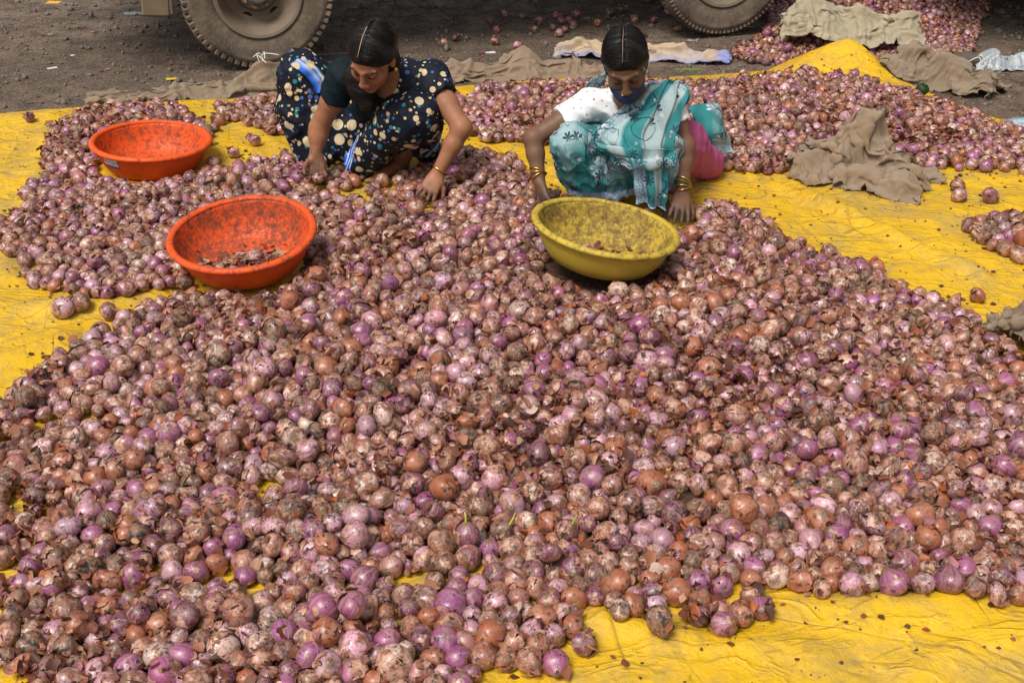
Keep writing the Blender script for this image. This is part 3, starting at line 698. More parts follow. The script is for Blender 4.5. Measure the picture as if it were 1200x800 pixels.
def dot_mat(name, blue=0.0):
    m = Mat(name, .6, .12); g = m.obj(); w1 = m.noise(g, 9, 3)
    c = m.mix(w1, (.006, .007, .012), (.014, .018, .032))
    def dots(scale, seed, thr, col, keep):
        q = m.vmath('ADD', m.vmath('SCALE', g, scale=scale), (seed, seed * 2.3, seed * .7)); v = m.n('TexVoronoi', {'Vector': q, 'Scale': 1.0, 'Randomness': .85})
        rn = m.xyz(v.outputs['Color']); r_ = m.math('MULTIPLY_ADD', rn[0], thr * .45, thr * .55)
        return m.math('MULTIPLY', m.ramp(m.math('SUBTRACT', r_, v.outputs['Distance']), [(0.0, 0.0), (.04, 1.0)]), m.math('LESS_THAN', rn[1], keep)), rn
    f, rn = dots(34, 4.2, .36, None, .66); c = m.mix(f, c, m.mix(m.math('GREATER_THAN', rn[2], .5), (.03, .19, .20), (.06, .12, .34)))
    f, rn = dots(44, 9.4, .34, None, .40); c = m.mix(f, c, m.mix(m.math('GREATER_THAN', rn[2], .8), (.52, .45, .30), (.46, .22, .03)))
    f, rn = dots(25.0, 6.6, .38, None, .55); c = m.mix(f, c, (.55, .42, .24))
    f, rn = dots(15.0, 1.1, .40, None, .85); c = m.mix(f, c, m.mix(m.noise(g, 60, 3), (.46, .34, .18), (.70, .58, .40)))
    b = m.attr('bord', 'Fac'); st = m.math('SINE', m.math('MULTIPLY', b, 20.0))
    bc = m.mix(m.ramp(st, [(.3, 0.0), (.5, 1.0)]), (.02, .10, .48), (.38, .52, .74))
    c = m.mix(m.ramp(b, [(.05, 0.0), (.10, 1.0)]), c, m.mix(m.math('GREATER_THAN', m.noise(g, 22, 1), .60), bc, (.5, .40, .22)))
    m.set('Base Color', c)
    m.set('Normal', m.bump(m.math('ADD', m.math('MULTIPLY', m.noise(g, 380, 2), .2), m.noise(g, 26, 4, .6, .6)), .4, .007)); return m.m
M_dots = dot_mat('black_dotted_cloth')
M_sari = sari_mat('teal_flower_sari', False); M_pallu = sari_mat('teal_flower_sari_pleats', True)
M_black = mat_plain('plain_dark_blouse', (.006, .014, .020), .7, .3, 26, .35, spec=.12)
M_pink = mat_plain('magenta_petticoat', (.36, .055, .17), .65, .2, 22, .35, .15)
M_mask = mat_plain('navy_face_mask', (.028, .042, .105), .7, .3, 40, .3, spec=.15)
def blouse_mat():
    m = Mat('white_dotted_blouse', .65, .35); g = m.obj(); q = m.vmath('SCALE', g, scale=38.0); v = m.n('TexVoronoi', {'Vector': q, 'Scale': 1.0, 'Randomness': .35})
    rn = m.xyz(v.outputs['Color']); f = m.math('LESS_THAN', v.outputs['Distance'], .20)
    c = m.mix(m.noise(g, 30, 4), (.66, .67, .70), (.80, .80, .82)); c = m.mix(m.math('MULTIPLY', f, .85), c, m.mix(m.math('GREATER_THAN', rn[0], .45), (.26, .17, .10), (.60, .26, .10)))
    m.set('Base Color', c); m.set('Normal', m.bump(m.noise(g, 24, 4, .6, .7), .5, .008)); return m.m
M_blouse = blouse_mat()
def folds(amp, dirn, freq, seed=0, noise=.5):          # ridged creases running across dirn
    dirn = np.asarray(dirn, float); amp = amp * 1.35
    def f(p):
        w_ = fbm(p * 9, 3, seed) ; ph = (p @ dirn) * freq + 3.5 * w_
        r_ = 1 - np.abs(np.sin(ph)); m_ = np.clip(.5 + 1.2 * fbm(p * 6 + 5, 2, seed + 7), 0, 1)
        ph2 = (p @ np.roll(dirn, 1)) * freq * .55 + 5 * fbm(p * 7 + 9, 2, seed + 11); r2 = 1 - np.abs(np.sin(ph2))
        return -amp * (r_ ** 1.5 * m_ - .3) - amp * .6 * r2 ** 2 * (1 - m_) + amp * noise * fbm(p * 28, 3, seed + 3)
    return f

# ------------------------------------------------------------------ the woman in the teal sari
def woman_teal():
    sk = (.150, .078, .047)
    hc = P(733, 74, 4.43); M = head_axes(R(-7), R(37), R(6)); sc = 1.06
    nk = P(741, 106, 4.56); shR, shL = P(692, 122, 4.58), P(783, 120, 4.60)
    elR, wrR = P(625, 162, 4.50), P(632, 213, 4.42); haR = P(640, 240, 4.36)
    elL, wrL = P(803, 172, 4.52), P(799, 226, 4.44); haL = P(797, 262, 4.30)
    pv = P(735, 160, 4.85); ch = P(738, 132, 4.66)
    knR, knL = P(671, 166, 4.44), P(773, 168, 4.46); anR, anL = P(686, 222, 4.62), P(772, 226, 4.60)
    lo = np.min([hc, shR, elR, haR, haL, pv, anR], 0) - .22; hi = np.max([hc, shL, elL, pv], 0) + .22; lo[2] = -.02
    S = SDF(lo, hi, .0042)
    S.cap(pv, ch, .13, .115, k=.05); S.cap(ch, nk + (0, .01, -.05), .105, .075, k=.05); S.cap(shR, shL, .048, .048, k=.04)
    L = lambda x, y, z: hc + M @ (np.array([x, y, z]) * sc)
    S.cap(nk + (0, .02, -.03), L(0, -.03, -.05), .05, .045, k=.03)
    head(S, hc, M, sc)
    for a, b, c_, hd, sgn in ((shR, elR, wrR, haR, 1), (shL, elL, wrL, haL, -1)):
        S.chain([a, a * .5 + b * .5, b], [.044, .043, .035], k=.02); S.ell(b, (.036, .036, .036), k=.02); S.chain([b, b * .65 + c_ * .35, c_], [.035, .034, .024], k=.02)
    tr = hand(S, wrR, haR - wrR, (.55, -.25, -.5), -1, 1.0, .45)
    tl = hand(S, wrL, haL - wrL + np.array([-.01, -.03, .0]), (-.1, .35, -.8), 1, 1.0, .28)
    for kn, an, sgn in ((knR, anR, -1), (knL, anL, 1)):
        S.cap(pv, kn + (0, .03, -.03), .075, .045, k=.03); S.chain([kn + (0, .03, -.03), kn * .6 + an * .4 + (0, .015, 0), an], [.045, .048, .036], k=.02)
        ft = an + np.array([sgn * .03, -.12, -.035]); S.cap(an + (0, .03, -.03), ft, .032, .024, k=.02); S.cap(an, an + (0, .02, -.03), .035, .034, k=.02)
        for i in range(5): q = ft + np.array([sgn * (i - 2) * .015, -.012 + .004 * abs(i - 1), -.004]); S.cap(ft, q + (0, -.025, -.008), .012, .0085 - .0006 * i, k=.006)
    V, F = S.mesh(); V = relax(V, F, 1, .4); Mi = np.linalg.inv(M)
    cols = skin_cols(V, lambda v: (v - hc) @ Mi.T / sc, sk, [(haR, .10), (haL, .10), (tl[1], .08)], lips=False)
    o = person_root(V, F, cols, 'squatting woman in teal flowered sari and white blouse, navy mask under her nose', 'women sorting onions', M_skin)
    ob((pv, knR, .10), (pv, knL, .10), (knR, anR, .07), (knL, anL, .07), (anR, anR + (-.03, -.15, -.05), .05), (anL, anL + (.03, -.15, -.05), .05), (wrR, haR, .05), (wrL, haL, .05), (haL, haL + (0, -.08, .04), .03), (haR, haR + (0, -.08, .04), .03), (pv, pv + (0, .05, -.1), .15), (elR, wrR, .045), (elL, wrL, .045))
    face_parts(o, lambda x, y, z: hc + M @ (np.array([x, y, z]) * sc), sc)
    # hair with a knot at the nape
    hr, L = hair_obj(o, hc, M, sc, bun=lambda S, L: S.ell(L(.01, -.105, -.035), (.045, .035, .04), k=.02))
    pts = [L(.005, .074, .0945), L(.002, .045, .1165), L(.001, .01, .1275), L(-.002, -.03, .1275), L(0, -.07, .112)]
    strip(pts, .0013, [p - hc for p in pts], .0006).build('hair_parting', mat_plain('scalp', (.17, .10, .07), .6, .4, 120), hr)
    # mask across mouth and chin
    S = SDF(hc - .2, hc + .2, .004)
    S.ell(L(0, .034, -.056), np.array((.0655, .0715, .060)) * sc, M, k=.02); S.ell(L(0, .082, -.072), np.array((.033, .034, .036)) * sc, M, k=.03)
    S.clip(L(0, .108, -.040), M @ np.array([0, .35, 1.0])); S.clip(L(0, -.012, -.04), M @ np.array([0, -1.0, .2])); S.warp(folds(.003, M @ np.array([0, .2, 1.]), 190, 5))
    V, F = S.mesh(); mesh_obj('face_mask', relax(V, F, 1), F, M_mask, o)
    for s_ in (-1, 1): MB().tube([L(s_ * .060, .03, -.045), L(s_ * .072, .012, -.022), L(s_ * .080, -.004, .004), L(s_ * .082, -.02, -.01)], .0022, 6).build('mask_loop', M_mask, o)
    MB().lathe([(0, .004), (.003, .003), (.0045, 0), (.003, -.003), (0, -.004)], 10).build('nose_stud', M_gold, o, loc=L(.0135, .116, -.030))
    # neck chain
    ck = catmull([L(-.035, .01, -.10), nk + (-.035, -.075, -.03), nk + (-.008, -.115, -.085), nk + (.012, -.11, -.10)], 24)
    MB().tube(ck, .0017, 6).build('neck_chain', M_gold, o)
    # blouse
    S = SDF(lo, hi, .006); up = lambda a, b, t: a + (b - a) * t
    S.cap(pv, ch, .145, .128, k=.05); S.cap(ch, nk + (0, .01, -.06), .120, .088, k=.05); S.cap(shR, shL, .058, .058, k=.05)
    for a, b in ((shR, elR), (shL, elL)):
        e = up(a, b, .50); S.cap(a, up(a, b, .8), .060, .060, k=.03, cuts=[(e, b - a)])
    S.ell(nk + (-.005, -.055, .0), (.075, .10, .085), k=.01, op='cut'); S.ell(nk + (0, -.12, -.06), (.055, .07, .075), k=.01, op='cut')
    S.warp(folds(.006, (.5, .2, .8), 55, 12)); V, F = S.mesh(); mesh_obj('blouse', relax(V, F, 1), F, M_blouse, o)
    # petticoat showing behind the left arm, then the skirt of the sari over the knees
    S = SDF(lo, hi + (.12, 0, 0), .007)
    S.cap(pv, P(800, 165, 4.72), .12, .09, k=.06); S.cap(P(790, 170, 4.6), P(786, 212, 4.62), .06, .055, k=.06); S.cap(P(800, 170, 4.72), P(836, 190, 4.86), .085, .05, k=.06); S.cap(P(790, 190, 4.7), P(835, 205, 4.9), .05, .03, k=.06)
    S.warp(folds(.008, (1., .3, -.3), 60, 31)); S.clip((0, 0, .015), (0, 0, -1)); V, F = S.mesh(); mesh_obj('petticoat', relax(V, F, 1), F, M_pink, o)
    S = SDF(lo - (.1, .1, 0), hi, .006)
    for kn, an in ((knR, anR), (knL, anL)):
        S.cap(pv, kn + (0, .02, -.015), .105, .072, k=.06); S.chain([kn + (0, .01, -.015), kn * .5 + an * .5 + (0, -.01, 0), an + (0, -.02, 0)], [.072, .078, .074], k=.06)
    mid = (knR + knL) / 2; S.cap(knR * .75 + knL * .25 + (0, .05, -.07), knL * .75 + knR * .25 + (0, .05, -.07), .06, .06, k=.10); S.cap(mid + (0, .07, -.10), mid + (0, .08, -.22), .08, .08, k=.12)
    hemp = P(735, 226, 4.50); S.clip(hemp, (.10, .16, -1.0)); S.clip((0, 0, .03), (0, 0, -1))
    S.warp(folds(.014, (1.0, .35, .35), 46, 41)); V, F = S.mesh(); V = relax(V, F, 1)
    nrm = unit((.10, .16, -1.0)); hd = -((V - hemp) @ nrm); bord = np.clip(1 - hd / .075, 0, 1)
    mesh_obj('sari_skirt', V, F, M_sari, o, attrs={'bord': ('FLOAT', bord)})
    # the pleated end of the sari from her left shoulder across the chest into the lap
    rows = [[P(772, 100, 4.72), P(788, 97, 4.75), P(806, 102, 4.74)],
            [P(757, 103, 4.58), P(781, 101, 4.56), P(808, 116, 4.58)],
            [P(730, 127, 4.49), P(766, 121, 4.455), P(798, 131, 4.51)],
            [P(700, 152, 4.42), P(748, 149, 4.375), P(791, 158, 4.44)],
            [P(694, 163, 4.38), P(742, 168, 4.325), P(788, 176, 4.40)],
            [P(712, 178, 4.37), P(746, 182, 4.315), P(786, 190, 4.40)]]
    def pl(U, Vv):
        ph = Vv * 5.2 + .30 * np.sin(U * 4.2 + Vv * 2) + .10 * np.sin(U * 11); f_ = ph - np.floor(ph)
        return .015 * (np.minimum(f_ ** 1.2, (1 - f_) * 6)) * (1 - .25 * U) + .005 * np.sin(U * 15 + Vv * 11) * np.clip(U - .25, 0, 1) + .004 * np.sin(U * 23 - Vv * 17)
    a = loft('sari_pleats', rows, 84, 120, M_pallu, o, pl)
    # folded waist roll and the hanging end with its border
    rows = [[P(700, 168, 4.37), P(745, 176, 4.30), P(790, 176, 4.37)], [P(706, 178, 4.345), P(748, 188, 4.275), P(793, 186, 4.35)], [P(716, 186, 4.36), P(750, 196, 4.30), P(790, 196, 4.37)]]
    loft('sari_waist_roll', rows, 24, 50, M_pallu, o, lambda U, Vv: .012 * np.sin(U * math.pi * 2.2 + 3 * Vv) + .005 * np.sin(Vv * 26 + U * 4))
    rows = [[P(742, 184, 4.345), P(760, 186, 4.325), P(783, 184, 4.35)], [P(743, 205, 4.335), P(762, 207, 4.31), P(782, 206, 4.345)], [P(746, 224, 4.345), P(763, 231, 4.315), P(780, 232, 4.35)], [P(748, 236, 4.36), P(764, 241, 4.33), P(777, 244, 4.36)]]
    e = loft('sari_hanging_end', rows, 46, 44, M_pallu, o, lambda U, Vv: .010 * np.sin(Vv * 13 + 1.2 * U) * (.4 + U) + .003 * np.sin(U * 14))
    cu = np.empty(len(e.data.vertices) * 3, np.float32); e.data.attributes['cuv'].data.foreach_get('vector', cu); cu = cu.reshape(-1, 3)
    b = np.maximum(np.clip((cu[:, 0] - .78) / .3, 0, 1), np.clip((.34 - cu[:, 1]) / .5 + .3, 0, 1) * (cu[:, 1] < .3)); at_ = e.data.attributes.new('bord', 'FLOAT', 'POINT'); at_.data.foreach_set('value', b.astype(np.float32))
    # a corner of the sari spread over her back
    rows = [[P(806, 128, 4.86), P(822, 121, 4.92), P(842, 123, 4.96)], [P(815, 145, 4.80), P(833, 138, 4.84), P(851, 146, 4.92)], [P(826, 163, 4.79), P(842, 158, 4.82), P(855, 164, 4.92)], [P(832, 184, 4.84), P(846, 180, 4.86), P(858, 178, 4.93)]]
    e = loft('sari_corner', rows, 40, 36, M_sari, o, lambda U, Vv: .008 * np.sin(Vv * 9 + U * 5) + .004 * np.sin(U * 13))
    cu = np.empty(len(e.data.vertices) * 3, np.float32); e.data.attributes['cuv'].data.foreach_get('vector', cu); cu = cu.reshape(-1, 3)
    at_ = e.data.attributes.new('bord', 'FLOAT', 'POINT'); at_.data.foreach_set('value', np.clip((cu[:, 0] - .62) / .38, 0, 1).astype(np.float32))
    rows = [[P(690, 96, 4.70), P(700, 89, 4.74), P(712, 84, 4.76)], [P(686, 104, 4.72), P(697, 97, 4.76), P(710, 90, 4.78)], [P(684, 112, 4.8), P(695, 106, 4.8), P(708, 100, 4.82)]]
    loft('sari_back_edge', rows, 16, 20, M_pallu, o, lambda U, Vv: .004 * np.sin(Vv * 20))
    # bangles
    for k, (t, r_) in enumerate(((.02, .034), (-.07, .035), (-.15, .036))):
        bangle(o, wrR + (elR - wrR) * (.10 + k * .075), elR - wrR, .032 + .001 * k, .0026, tilt=(.12 * (k - 1), .1, .05 * k))
    for k in range(4):
        bangle(o, wrL + (elL - wrL) * (.06 + k * .055), elL - wrL, .0335 + .0008 * k, .0026, tilt=(.07 * (k - 1), .05 * k, 0), mat=M_gold if k != 2 else mat_plain('green_bangle', (.10, .16, .03), .25, .1))
    return dict(tl=tl, tr=tr, haR=haR, haL=haL)
WT = woman_teal()

# ------------------------------------------------------------------ the woman in the black dotted sari
def woman_black():
    sk = (.29, .128, .068)
    hc = P(437, 66, 4.62); M = head_axes(R(-18), R(41), R(-8)); sc = 1.10
    nk = P(458, 92, 4.80); shR, shL = P(404, 88, 4.80), P(506, 94, 4.82)
    elR, wrR = P(374, 150, 4.84), P(370, 180, 4.80); haR = P(372, 202, 4.76)
    elL, wrL = P(541, 150, 4.66), P(513, 203, 4.62); haL = P(498, 232, 4.54)
    pv = P(440, 140, 5.18); ch = P(455, 110, 4.95)
    knR, knL = P(354, 88, 5.10), P(487, 134, 4.72); anR, anL = P(386, 172, 5.12), P(470, 188, 4.94)
    lo = np.min([hc, shR, elR, haR, haL, pv, anR, knR], 0) - .2; hi = np.max([hc, shL, elL, pv], 0) + .22; lo[2] = -.02
    S = SDF(lo, hi, .0042)
    S.cap(pv, ch, .13, .115, k=.05); S.cap(ch, nk + (0, .01, -.05), .105, .075, k=.05); S.cap(shR, shL, .048, .048, k=.04)
    L = lambda x, y, z: hc + M @ (np.array([x, y, z]) * sc)
    S.cap(nk + (0, .02, -.03), L(0, -.03, -.05), .052, .046, k=.03)
    head(S, hc, M, sc)
    for a, b, c_ in ((shR, elR, wrR), (shL, elL, wrL)):
        S.chain([a, a * .5 + b * .5, b], [.046, .046, .038], k=.02); S.ell(b, (.038, .038, .038), k=.02); S.chain([b, b * .65 + c_ * .35, c_], [.038, .036, .026], k=.02)
    tr = hand(S, wrR, haR - wrR, (.2, -.75, -.15), 1, 1.0, .75)
    tl = hand(S, wrL, haL - wrL, (-.25, .25, -.8), 1, 1.0, .32)
    for kn, an, ft in ((knR, anR, anR + np.array([-.02, -.13, -.03])), (knL, anL, anL + np.array([-.09, -.11, -.03]))):
        S.cap(pv, kn, .085, .06, k=.03); S.chain([kn, kn * .6 + an * .4, an], [.058, .058, .038], k=.02)
        S.cap(an + (0, .03, -.03), ft, .034, .025, k=.02)
        for i in range(5): S.cap(ft, ft + unit(ft - an) * .03 + np.array([(i - 2) * .016, 0, -.008]), .012, .0085, k=.006)
    V, F = S.mesh(); V = relax(V, F, 1, .4); Mi = np.linalg.inv(M)
    cols = skin_cols(V, lambda v: (v - hc) @ Mi.T / sc, sk, [(haR, .13), (tr[1], .08), (tl[1], .07), (haL, .07)], lipcol=(.22, .075, .055))
    o = person_root(V, F, cols, 'squatting woman in black sari with gold dots and dark short sleeves, head bowed', 'women sorting onions', M_skin)
    ob((pv, knR, .11), (pv, knL, .11), (knR, anR, .10), (knL, anL, .09), (anL, anL + (-.09, -.13, -.03), .05), (anR, anR + (-.02, -.15, -.03), .06), (wrR, haR, .055), (wrL, haL, .055), (haL, haL + (0, -.12, .06), .045), (haR, haR + (0, -.12, .06), .045), (pv, pv + (0, .05, -.1), .15), (elR, wrR, .05), (elL, wrL, .05), ((anL + anR) / 2, (knL + anR) / 2, .12))
    face_parts(o, lambda x, y, z: hc + M @ (np.array([x, y, z]) * sc), sc)
    def tail(S, L):                                    # a loose dark tail of hair falling over the chest
        a = L(-.05, -.03, -.06); pts = [a, P(418, 88, 4.72), P(424, 104, 4.72), P(430, 122, 4.70)]; S.chain(pts, [.035, .046, .052, .036], k=.03)
    hr, L = hair_obj(o, hc, M, sc, bun=tail)
    pts = [L(.008, .074, .0950), L(.005, .045, .1165), L(.006, .01, .1275), L(.006, -.03, .1275), L(.006, -.07, .112)]
    strip(pts, .0015, [p - hc for p in pts], .0006).build('hair_parting', mat_plain('scalp_light', (.33, .20, .125), .6, .4, 120), hr)
    for s_ in (1, -1): MB().lathe([(0, .010), (.006, .008), (.009, 0), (.006, -.008), (0, -.010)], 12).build('earring', M_gold, o, loc=L(s_ * .079, .004, -.048))
    # blouse, plain dark on her right side
    S = SDF(lo, hi, .006); up = lambda a, b, t: a + (b - a) * t
    S.cap(pv, ch, .145, .128, k=.05); S.cap(ch, nk + (0, .01, -.06), .120, .085, k=.05); S.cap(shR, nk, .062, .058, k=.05)
    S.cap(shR, up(shR, elR, .8), .066, .062, k=.04, cuts=[(up(shR, elR, .45), elR - shR)])
    S.ell(nk + (-.03, -.085, .01), (.085, .10, .08), k=.01, op='cut')
    S.warp(folds(.007, (.4, .2, .9), 48, 61)); V, F = S.mesh(); mesh_obj('blouse', relax(V, F, 1), F, M_black, o)
    # dotted cloth over her left shoulder and sleeve
    S = SDF(lo, hi, .006)
    S.cap(shL, up(shL, elL, .8), .070, .064, k=.04, cuts=[(up(shL, elL, .36), elL - shL)])
    S.cap(nk + (.02, .02, -.01), shL, .060, .068, k=.05); S.cap(shL + (-.03, .02, -.04), ch + (.05, -.02, -.02), .085, .12, k=.06); S.cap(nk + (.02, .05, -.03), pv + (.03, .06, .05), .10, .14, k=.06); S.cap(shL + (-.06, -.02, -.06), P(455, 126, 4.86), .07, .06, k=.06)
    S.ell(nk + (-.045, -.075, .02), (.075, .10, .085), k=.01, op='cut')
    S.warp(folds(.008, (.7, .3, -.5), 42, 71)); V, F = S.mesh(); mesh_obj('dotted_sari_top', relax(V, F, 1), F, M_dots, o, attrs={'bord': ('FLOAT', np.zeros(len(V)))})
    # skirt over both legs
    S = SDF(lo - (.12, .05, 0), hi, .006)
    S.cap(pv, knR, .14, .085, k=.08); S.chain([knR, knR * .55 + anR * .45 + (-.05, 0, 0), anR + (-.05, -.02, 0)], [.082, .105, .115], k=.08); S.chain([knR, anR + (.06, -.02, .03)], [.075, .10], k=.08)
    S.cap(pv, knL, .14, .088, k=.08); S.chain([knL, knL * .5 + anL * .5 + (.0, .0, 0)], [.088, .082], k=.08)
    S.chain([knL + (-.07, .0, -.03), P(425, 188, 4.86)], [.095, .075], k=.06); S.chain([knL + (.03, .05, -.05), P(500, 178, 4.98)], [.07, .05], k=.06)
    S.chain([pv, (anR + anL) / 2 + (0, .02, .05)], [.13, .10], k=.08)
    S.ell(P(470, 190, 4.80), (.055, .10, .085), k=.015, op='cut')
    S.clip((0, 0, .02), (0, 0, -1))
    S.warp(folds(.010, (.9, .4, .3), 40, 81)); V, F = S.mesh(); V = relax(V, F, 1)
    def seg(a, b, rad):
        ab = b - a; t = np.clip((V - a) @ ab / (ab @ ab), 0, 1); return np.clip(1 - np.linalg.norm(V - a - t[:, None] * ab, axis=1) / rad, 0, 1)
    bd = np.maximum(0 * V[:, 0], seg(P(505, 168, 4.88), P(512, 150, 4.85), .05)); bd = np.maximum(bd, seg(P(402, 190, 4.82), P(412, 150, 4.83), .05))
    mesh_obj('dotted_sari_skirt', V, F, M_dots, o, attrs={'bord': ('FLOAT', bd)})
    from mathutils.bvhtree import BVHTree
    bv = BVHTree.FromPolygons([tuple(q) for q in V.tolist()], [tuple(q) for q in F.tolist()])
    def onto(px, py, off=.007):
        d = ray(px, py); h = bv.ray_cast(Vector((0, 0, CAM_H)), Vector(d).normalized()); return np.array(h[0]) - unit(d) * off if h[0] is not None else P(px, py, 5.02)
    rows = [[onto(340, 76), onto(346, 71), onto(353, 69), onto(362, 71)], [onto(352, 84), onto(358, 80), onto(365, 78), onto(373, 80)], [onto(364, 96), onto(370, 93), onto(377, 91), onto(383, 93)], [onto(372, 110), onto(378, 107), onto(384, 105), onto(389, 106)]]
    m = Mat('blue_striped_border', .6, .15); u = m.xyz(m.attr('cuv', 'Vector')); st = m.math('ADD', u[1], m.math('MULTIPLY', m.math('SUBTRACT', m.noise(m.gen(), 26, 3), .5), .14)); bc = m.ramp(st, [(0, (.02, .09, .42)), (.26, (.05, .17, .60)), (.44, (.42, .52, .70)), (.56, (.03, .11, .48)), (.74, (.50, .56, .66)), (.84, (.04, .20, .22))])
    vd = m.n('TexVoronoi', {'Vector': m.vmath('SCALE', m.gen(), scale=17.0), 'Scale': 1.0, 'Randomness': .6}); m.set('Base Color', m.mix(m.math('LESS_THAN', vd.outputs['Distance'], .32), bc, (.56, .43, .25)))
    loft('sari_border', rows, 30, 24, m.m, o, lambda U, Vv: .004 * np.sin(Vv * 17 + U * 3) + .002 * np.sin(U * 20))
    # coloured hem band by the shin and the grey lining turned out
    rows = [[P(508, 140, 4.86), P(514, 141, 4.90), P(519, 143, 4.95)], [P(503, 160, 4.84), P(510, 161, 4.87), P(516, 163, 4.92)], [P(487, 183, 4.82), P(497, 184, 4.84), P(505, 183, 4.88)]]
    m = Mat('striped_hem', .6); u = m.xyz(m.attr('cuv', 'Vector')); st = m.math('FRACT', m.math('ADD', m.math('MULTIPLY', u[1], 2.0), m.math('MULTIPLY', m.noise(m.gen(), 30, 2), .5)))
    m.set('Base Color', m.ramp(st, [(0, (.015, .02, .05)), (.22, (.03, .28, .24)), (.42, (.55, .52, .44)), (.60, (.45, .03, .03)), (.78, (.02, .08, .36))], 'CONSTANT'))
    loft('striped_hem', rows, 30, 24, m.m, o, lambda U, Vv: .004 * np.sin(Vv * 14 + U * 6))
    rows = [[P(428, 160, 4.775), P(431, 162, 4.77), P(433, 166, 4.77)], [P(428, 176, 4.78), P(436, 178, 4.77), P(443, 182, 4.77)], [P(428, 187, 4.79), P(438, 189, 4.78), P(447, 190, 4.77)]]
    loft('grey_lining', rows, 20, 18, mat_plain('grey_cotton_lining', (.24, .24, .27), .75, .25, 60, .3), o, lambda U, Vv: .003 * np.sin(Vv * 12))
    MB().tube(catmull([P(433, 158, 4.76), P(441, 175, 4.755), P(448, 191, 4.755)], 12), .004, 6).build('red_piping', mat_plain('red_piping', (.50, .02, .03), .6), o)
    bangle(o, wrL + (elL - wrL) * .10, elL - wrL, .033, .0036); 
    bangle(o, tl[2] * .45 + (wrL + unit(haL - wrL) * .09) * .55, haL - wrL, .0115, .002, name='ring')
    return dict(tl=tl, tr=tr, haR=haR, wrR=wrR, haL=haL)
WB = woman_black()
# ------------------------------------------------------------------ where the heaps lie
POLY = lambda pts: np.array([at(*q)[:2] for q in pts])
HEAPS = {  # outline on the sheet, crest height, flank width, mean onion radius
    'big': (POLY([(-160, 520), (-20, 492), (45, 462), (66, 430), (112, 412), (165, 376), (225, 352), (275, 322), (300, 262), (262, 224), (278, 204), (318, 196), (385, 194), (470, 214), (520, 182), (560, 188), (600, 200),
                  (640, 240), (700, 262), (800, 250), (880, 252), (905, 286), (985, 314), (1075, 346), (1140, 386), (1168, 414), (1240, 450), (1400, 510), (1420, 780), (1195, 730), (1100, 716), (1000, 716), (885, 706), (866, 752),
                  (800, 744), (752, 756), (690, 792), (560, 808), (500, 850), (440, 920), (30, 920), (-4, 770), (-22, 690), (-14, 640), (-90, 580)]), .135, .46, .0295),
    'left': (POLY([(62, 164), (105, 138), (140, 132), (205, 134), (238, 150), (250, 182), (262, 216), (300, 240), (290, 296), (235, 342), (165, 362), (100, 362), (50, 348), (0, 308), (-40, 296), (-10, 276), (20, 268), (28, 242), (48, 228), (60, 196)]), .085, .30, .028),
    'small': (POLY([(242, 142), (292, 126), (330, 120), (352, 134), (345, 165), (318, 168), (280, 154), (246, 150)]), .06, .12, .028),
    'back': (POLY([(530, 122), (580, 110), (640, 110), (690, 108), (760, 108), (830, 106), (880, 100), (935, 97), (985, 99), (1015, 104), (1060, 116), (1130, 140), (1200, 166), (1330, 222), (1330, 250), (1205, 212), (1130, 208), (1070, 208), (1030, 214),
                   (960, 206), (925, 200), (900, 216), (850, 212), (800, 205), (640, 178), (560, 176), (535, 150)]), .095, .30, .0275),
    'right': (POLY([(1134, 276), (1150, 266), (1200, 266), (1300, 280), (1300, 312), (1205, 310), (1172, 296), (1140, 290)]), .05, .10, .030),
    'under': (POLY([(850, 62), (885, 50), (905, 24), (880, -5), (900, -60), (1180, -60), (1150, 20), (1135, 60), (1060, 84), (1010, 72), (960, 74), (920, 76), (880, 72)]), .16, .30, .0255),
    'under_edge': (POLY([(655, 46), (690, 30), (760, 34), (800, 44), (815, 34), (880, 10), (800, -10), (700, 8), (650, 26)]), .012, .10, .0255),
}
HOLES = [(at(282, 350), .055), (at(322, 586), .045), (at(736, 566), .03), (at(20, 604), .06), (at(420, 242), .05), (at(545, 272), .035), (at(690, 216), .13), (at(662, 208), .11), (at(790, 205), .05), (at(120, 384), .03), (at(300, 172), .05), (at(610, 196), .03), (at(300, 715), .03), (at(480, 690), .03),
         (at(1000, 44), .0), (at(960, 590), .02), (at(5, 445), .05), (at(265, 190), .05), (at(230, 700), .03), (at(555, 690), .03)]
B1c, B2c, B3c = at(175, 162, .158), at(287, 267, .205), at(704, 263, .250)      # the middles of the basins' rims
def heap_h(x, y):
    h = np.zeros_like(x); best = np.full(x.shape, -1e9)
    for k, (poly, hm, wd, r_) in HEAPS.items():
        d = smooth_poly_dist(x, y, poly)
        if k == 'under_edge': continue
        hh = hm * (1 - np.exp(-np.clip(d, 0, None) / wd)) * (1 + .35 * fbm2(x, y, 1.7, 2, 77))
        h = np.maximum(h, np.where(d > 0, hh, 0))
    for c, r_ in HOLES:
        if r_ > 0: h = h * np.clip((np.hypot(x - c[0], y - c[1]) - r_) / (.14 + r_), 0, 1)
    for c, r_, zb in ((B1c, .15, .0), (B2c, .15, .045), (B3c, .15, .092), (WB['haR'], .06, WB['haR'][2] - .06), (WB['haL'], .06, WB['haL'][2] - .06), (WB['haL'] - (0, .10, 0), .06, WB['haL'][2] - .04), (WT['haL'], .05, WT['haL'][2] - .06), (WT['haR'], .05, WT['haR'][2] - .08)):
        d = np.hypot(x - c[0], y - c[1]); h = np.minimum(h, max(zb, 0) + np.clip((d - r_) * 1.1, 0, 9))
    return h
def on_tarp(x, y): return smooth_poly_dist(np.asarray(x, float), np.asarray(y, float), np.r_[BACK, [[3.6, FRONT_Y], [-3.2, FRONT_Y]]])
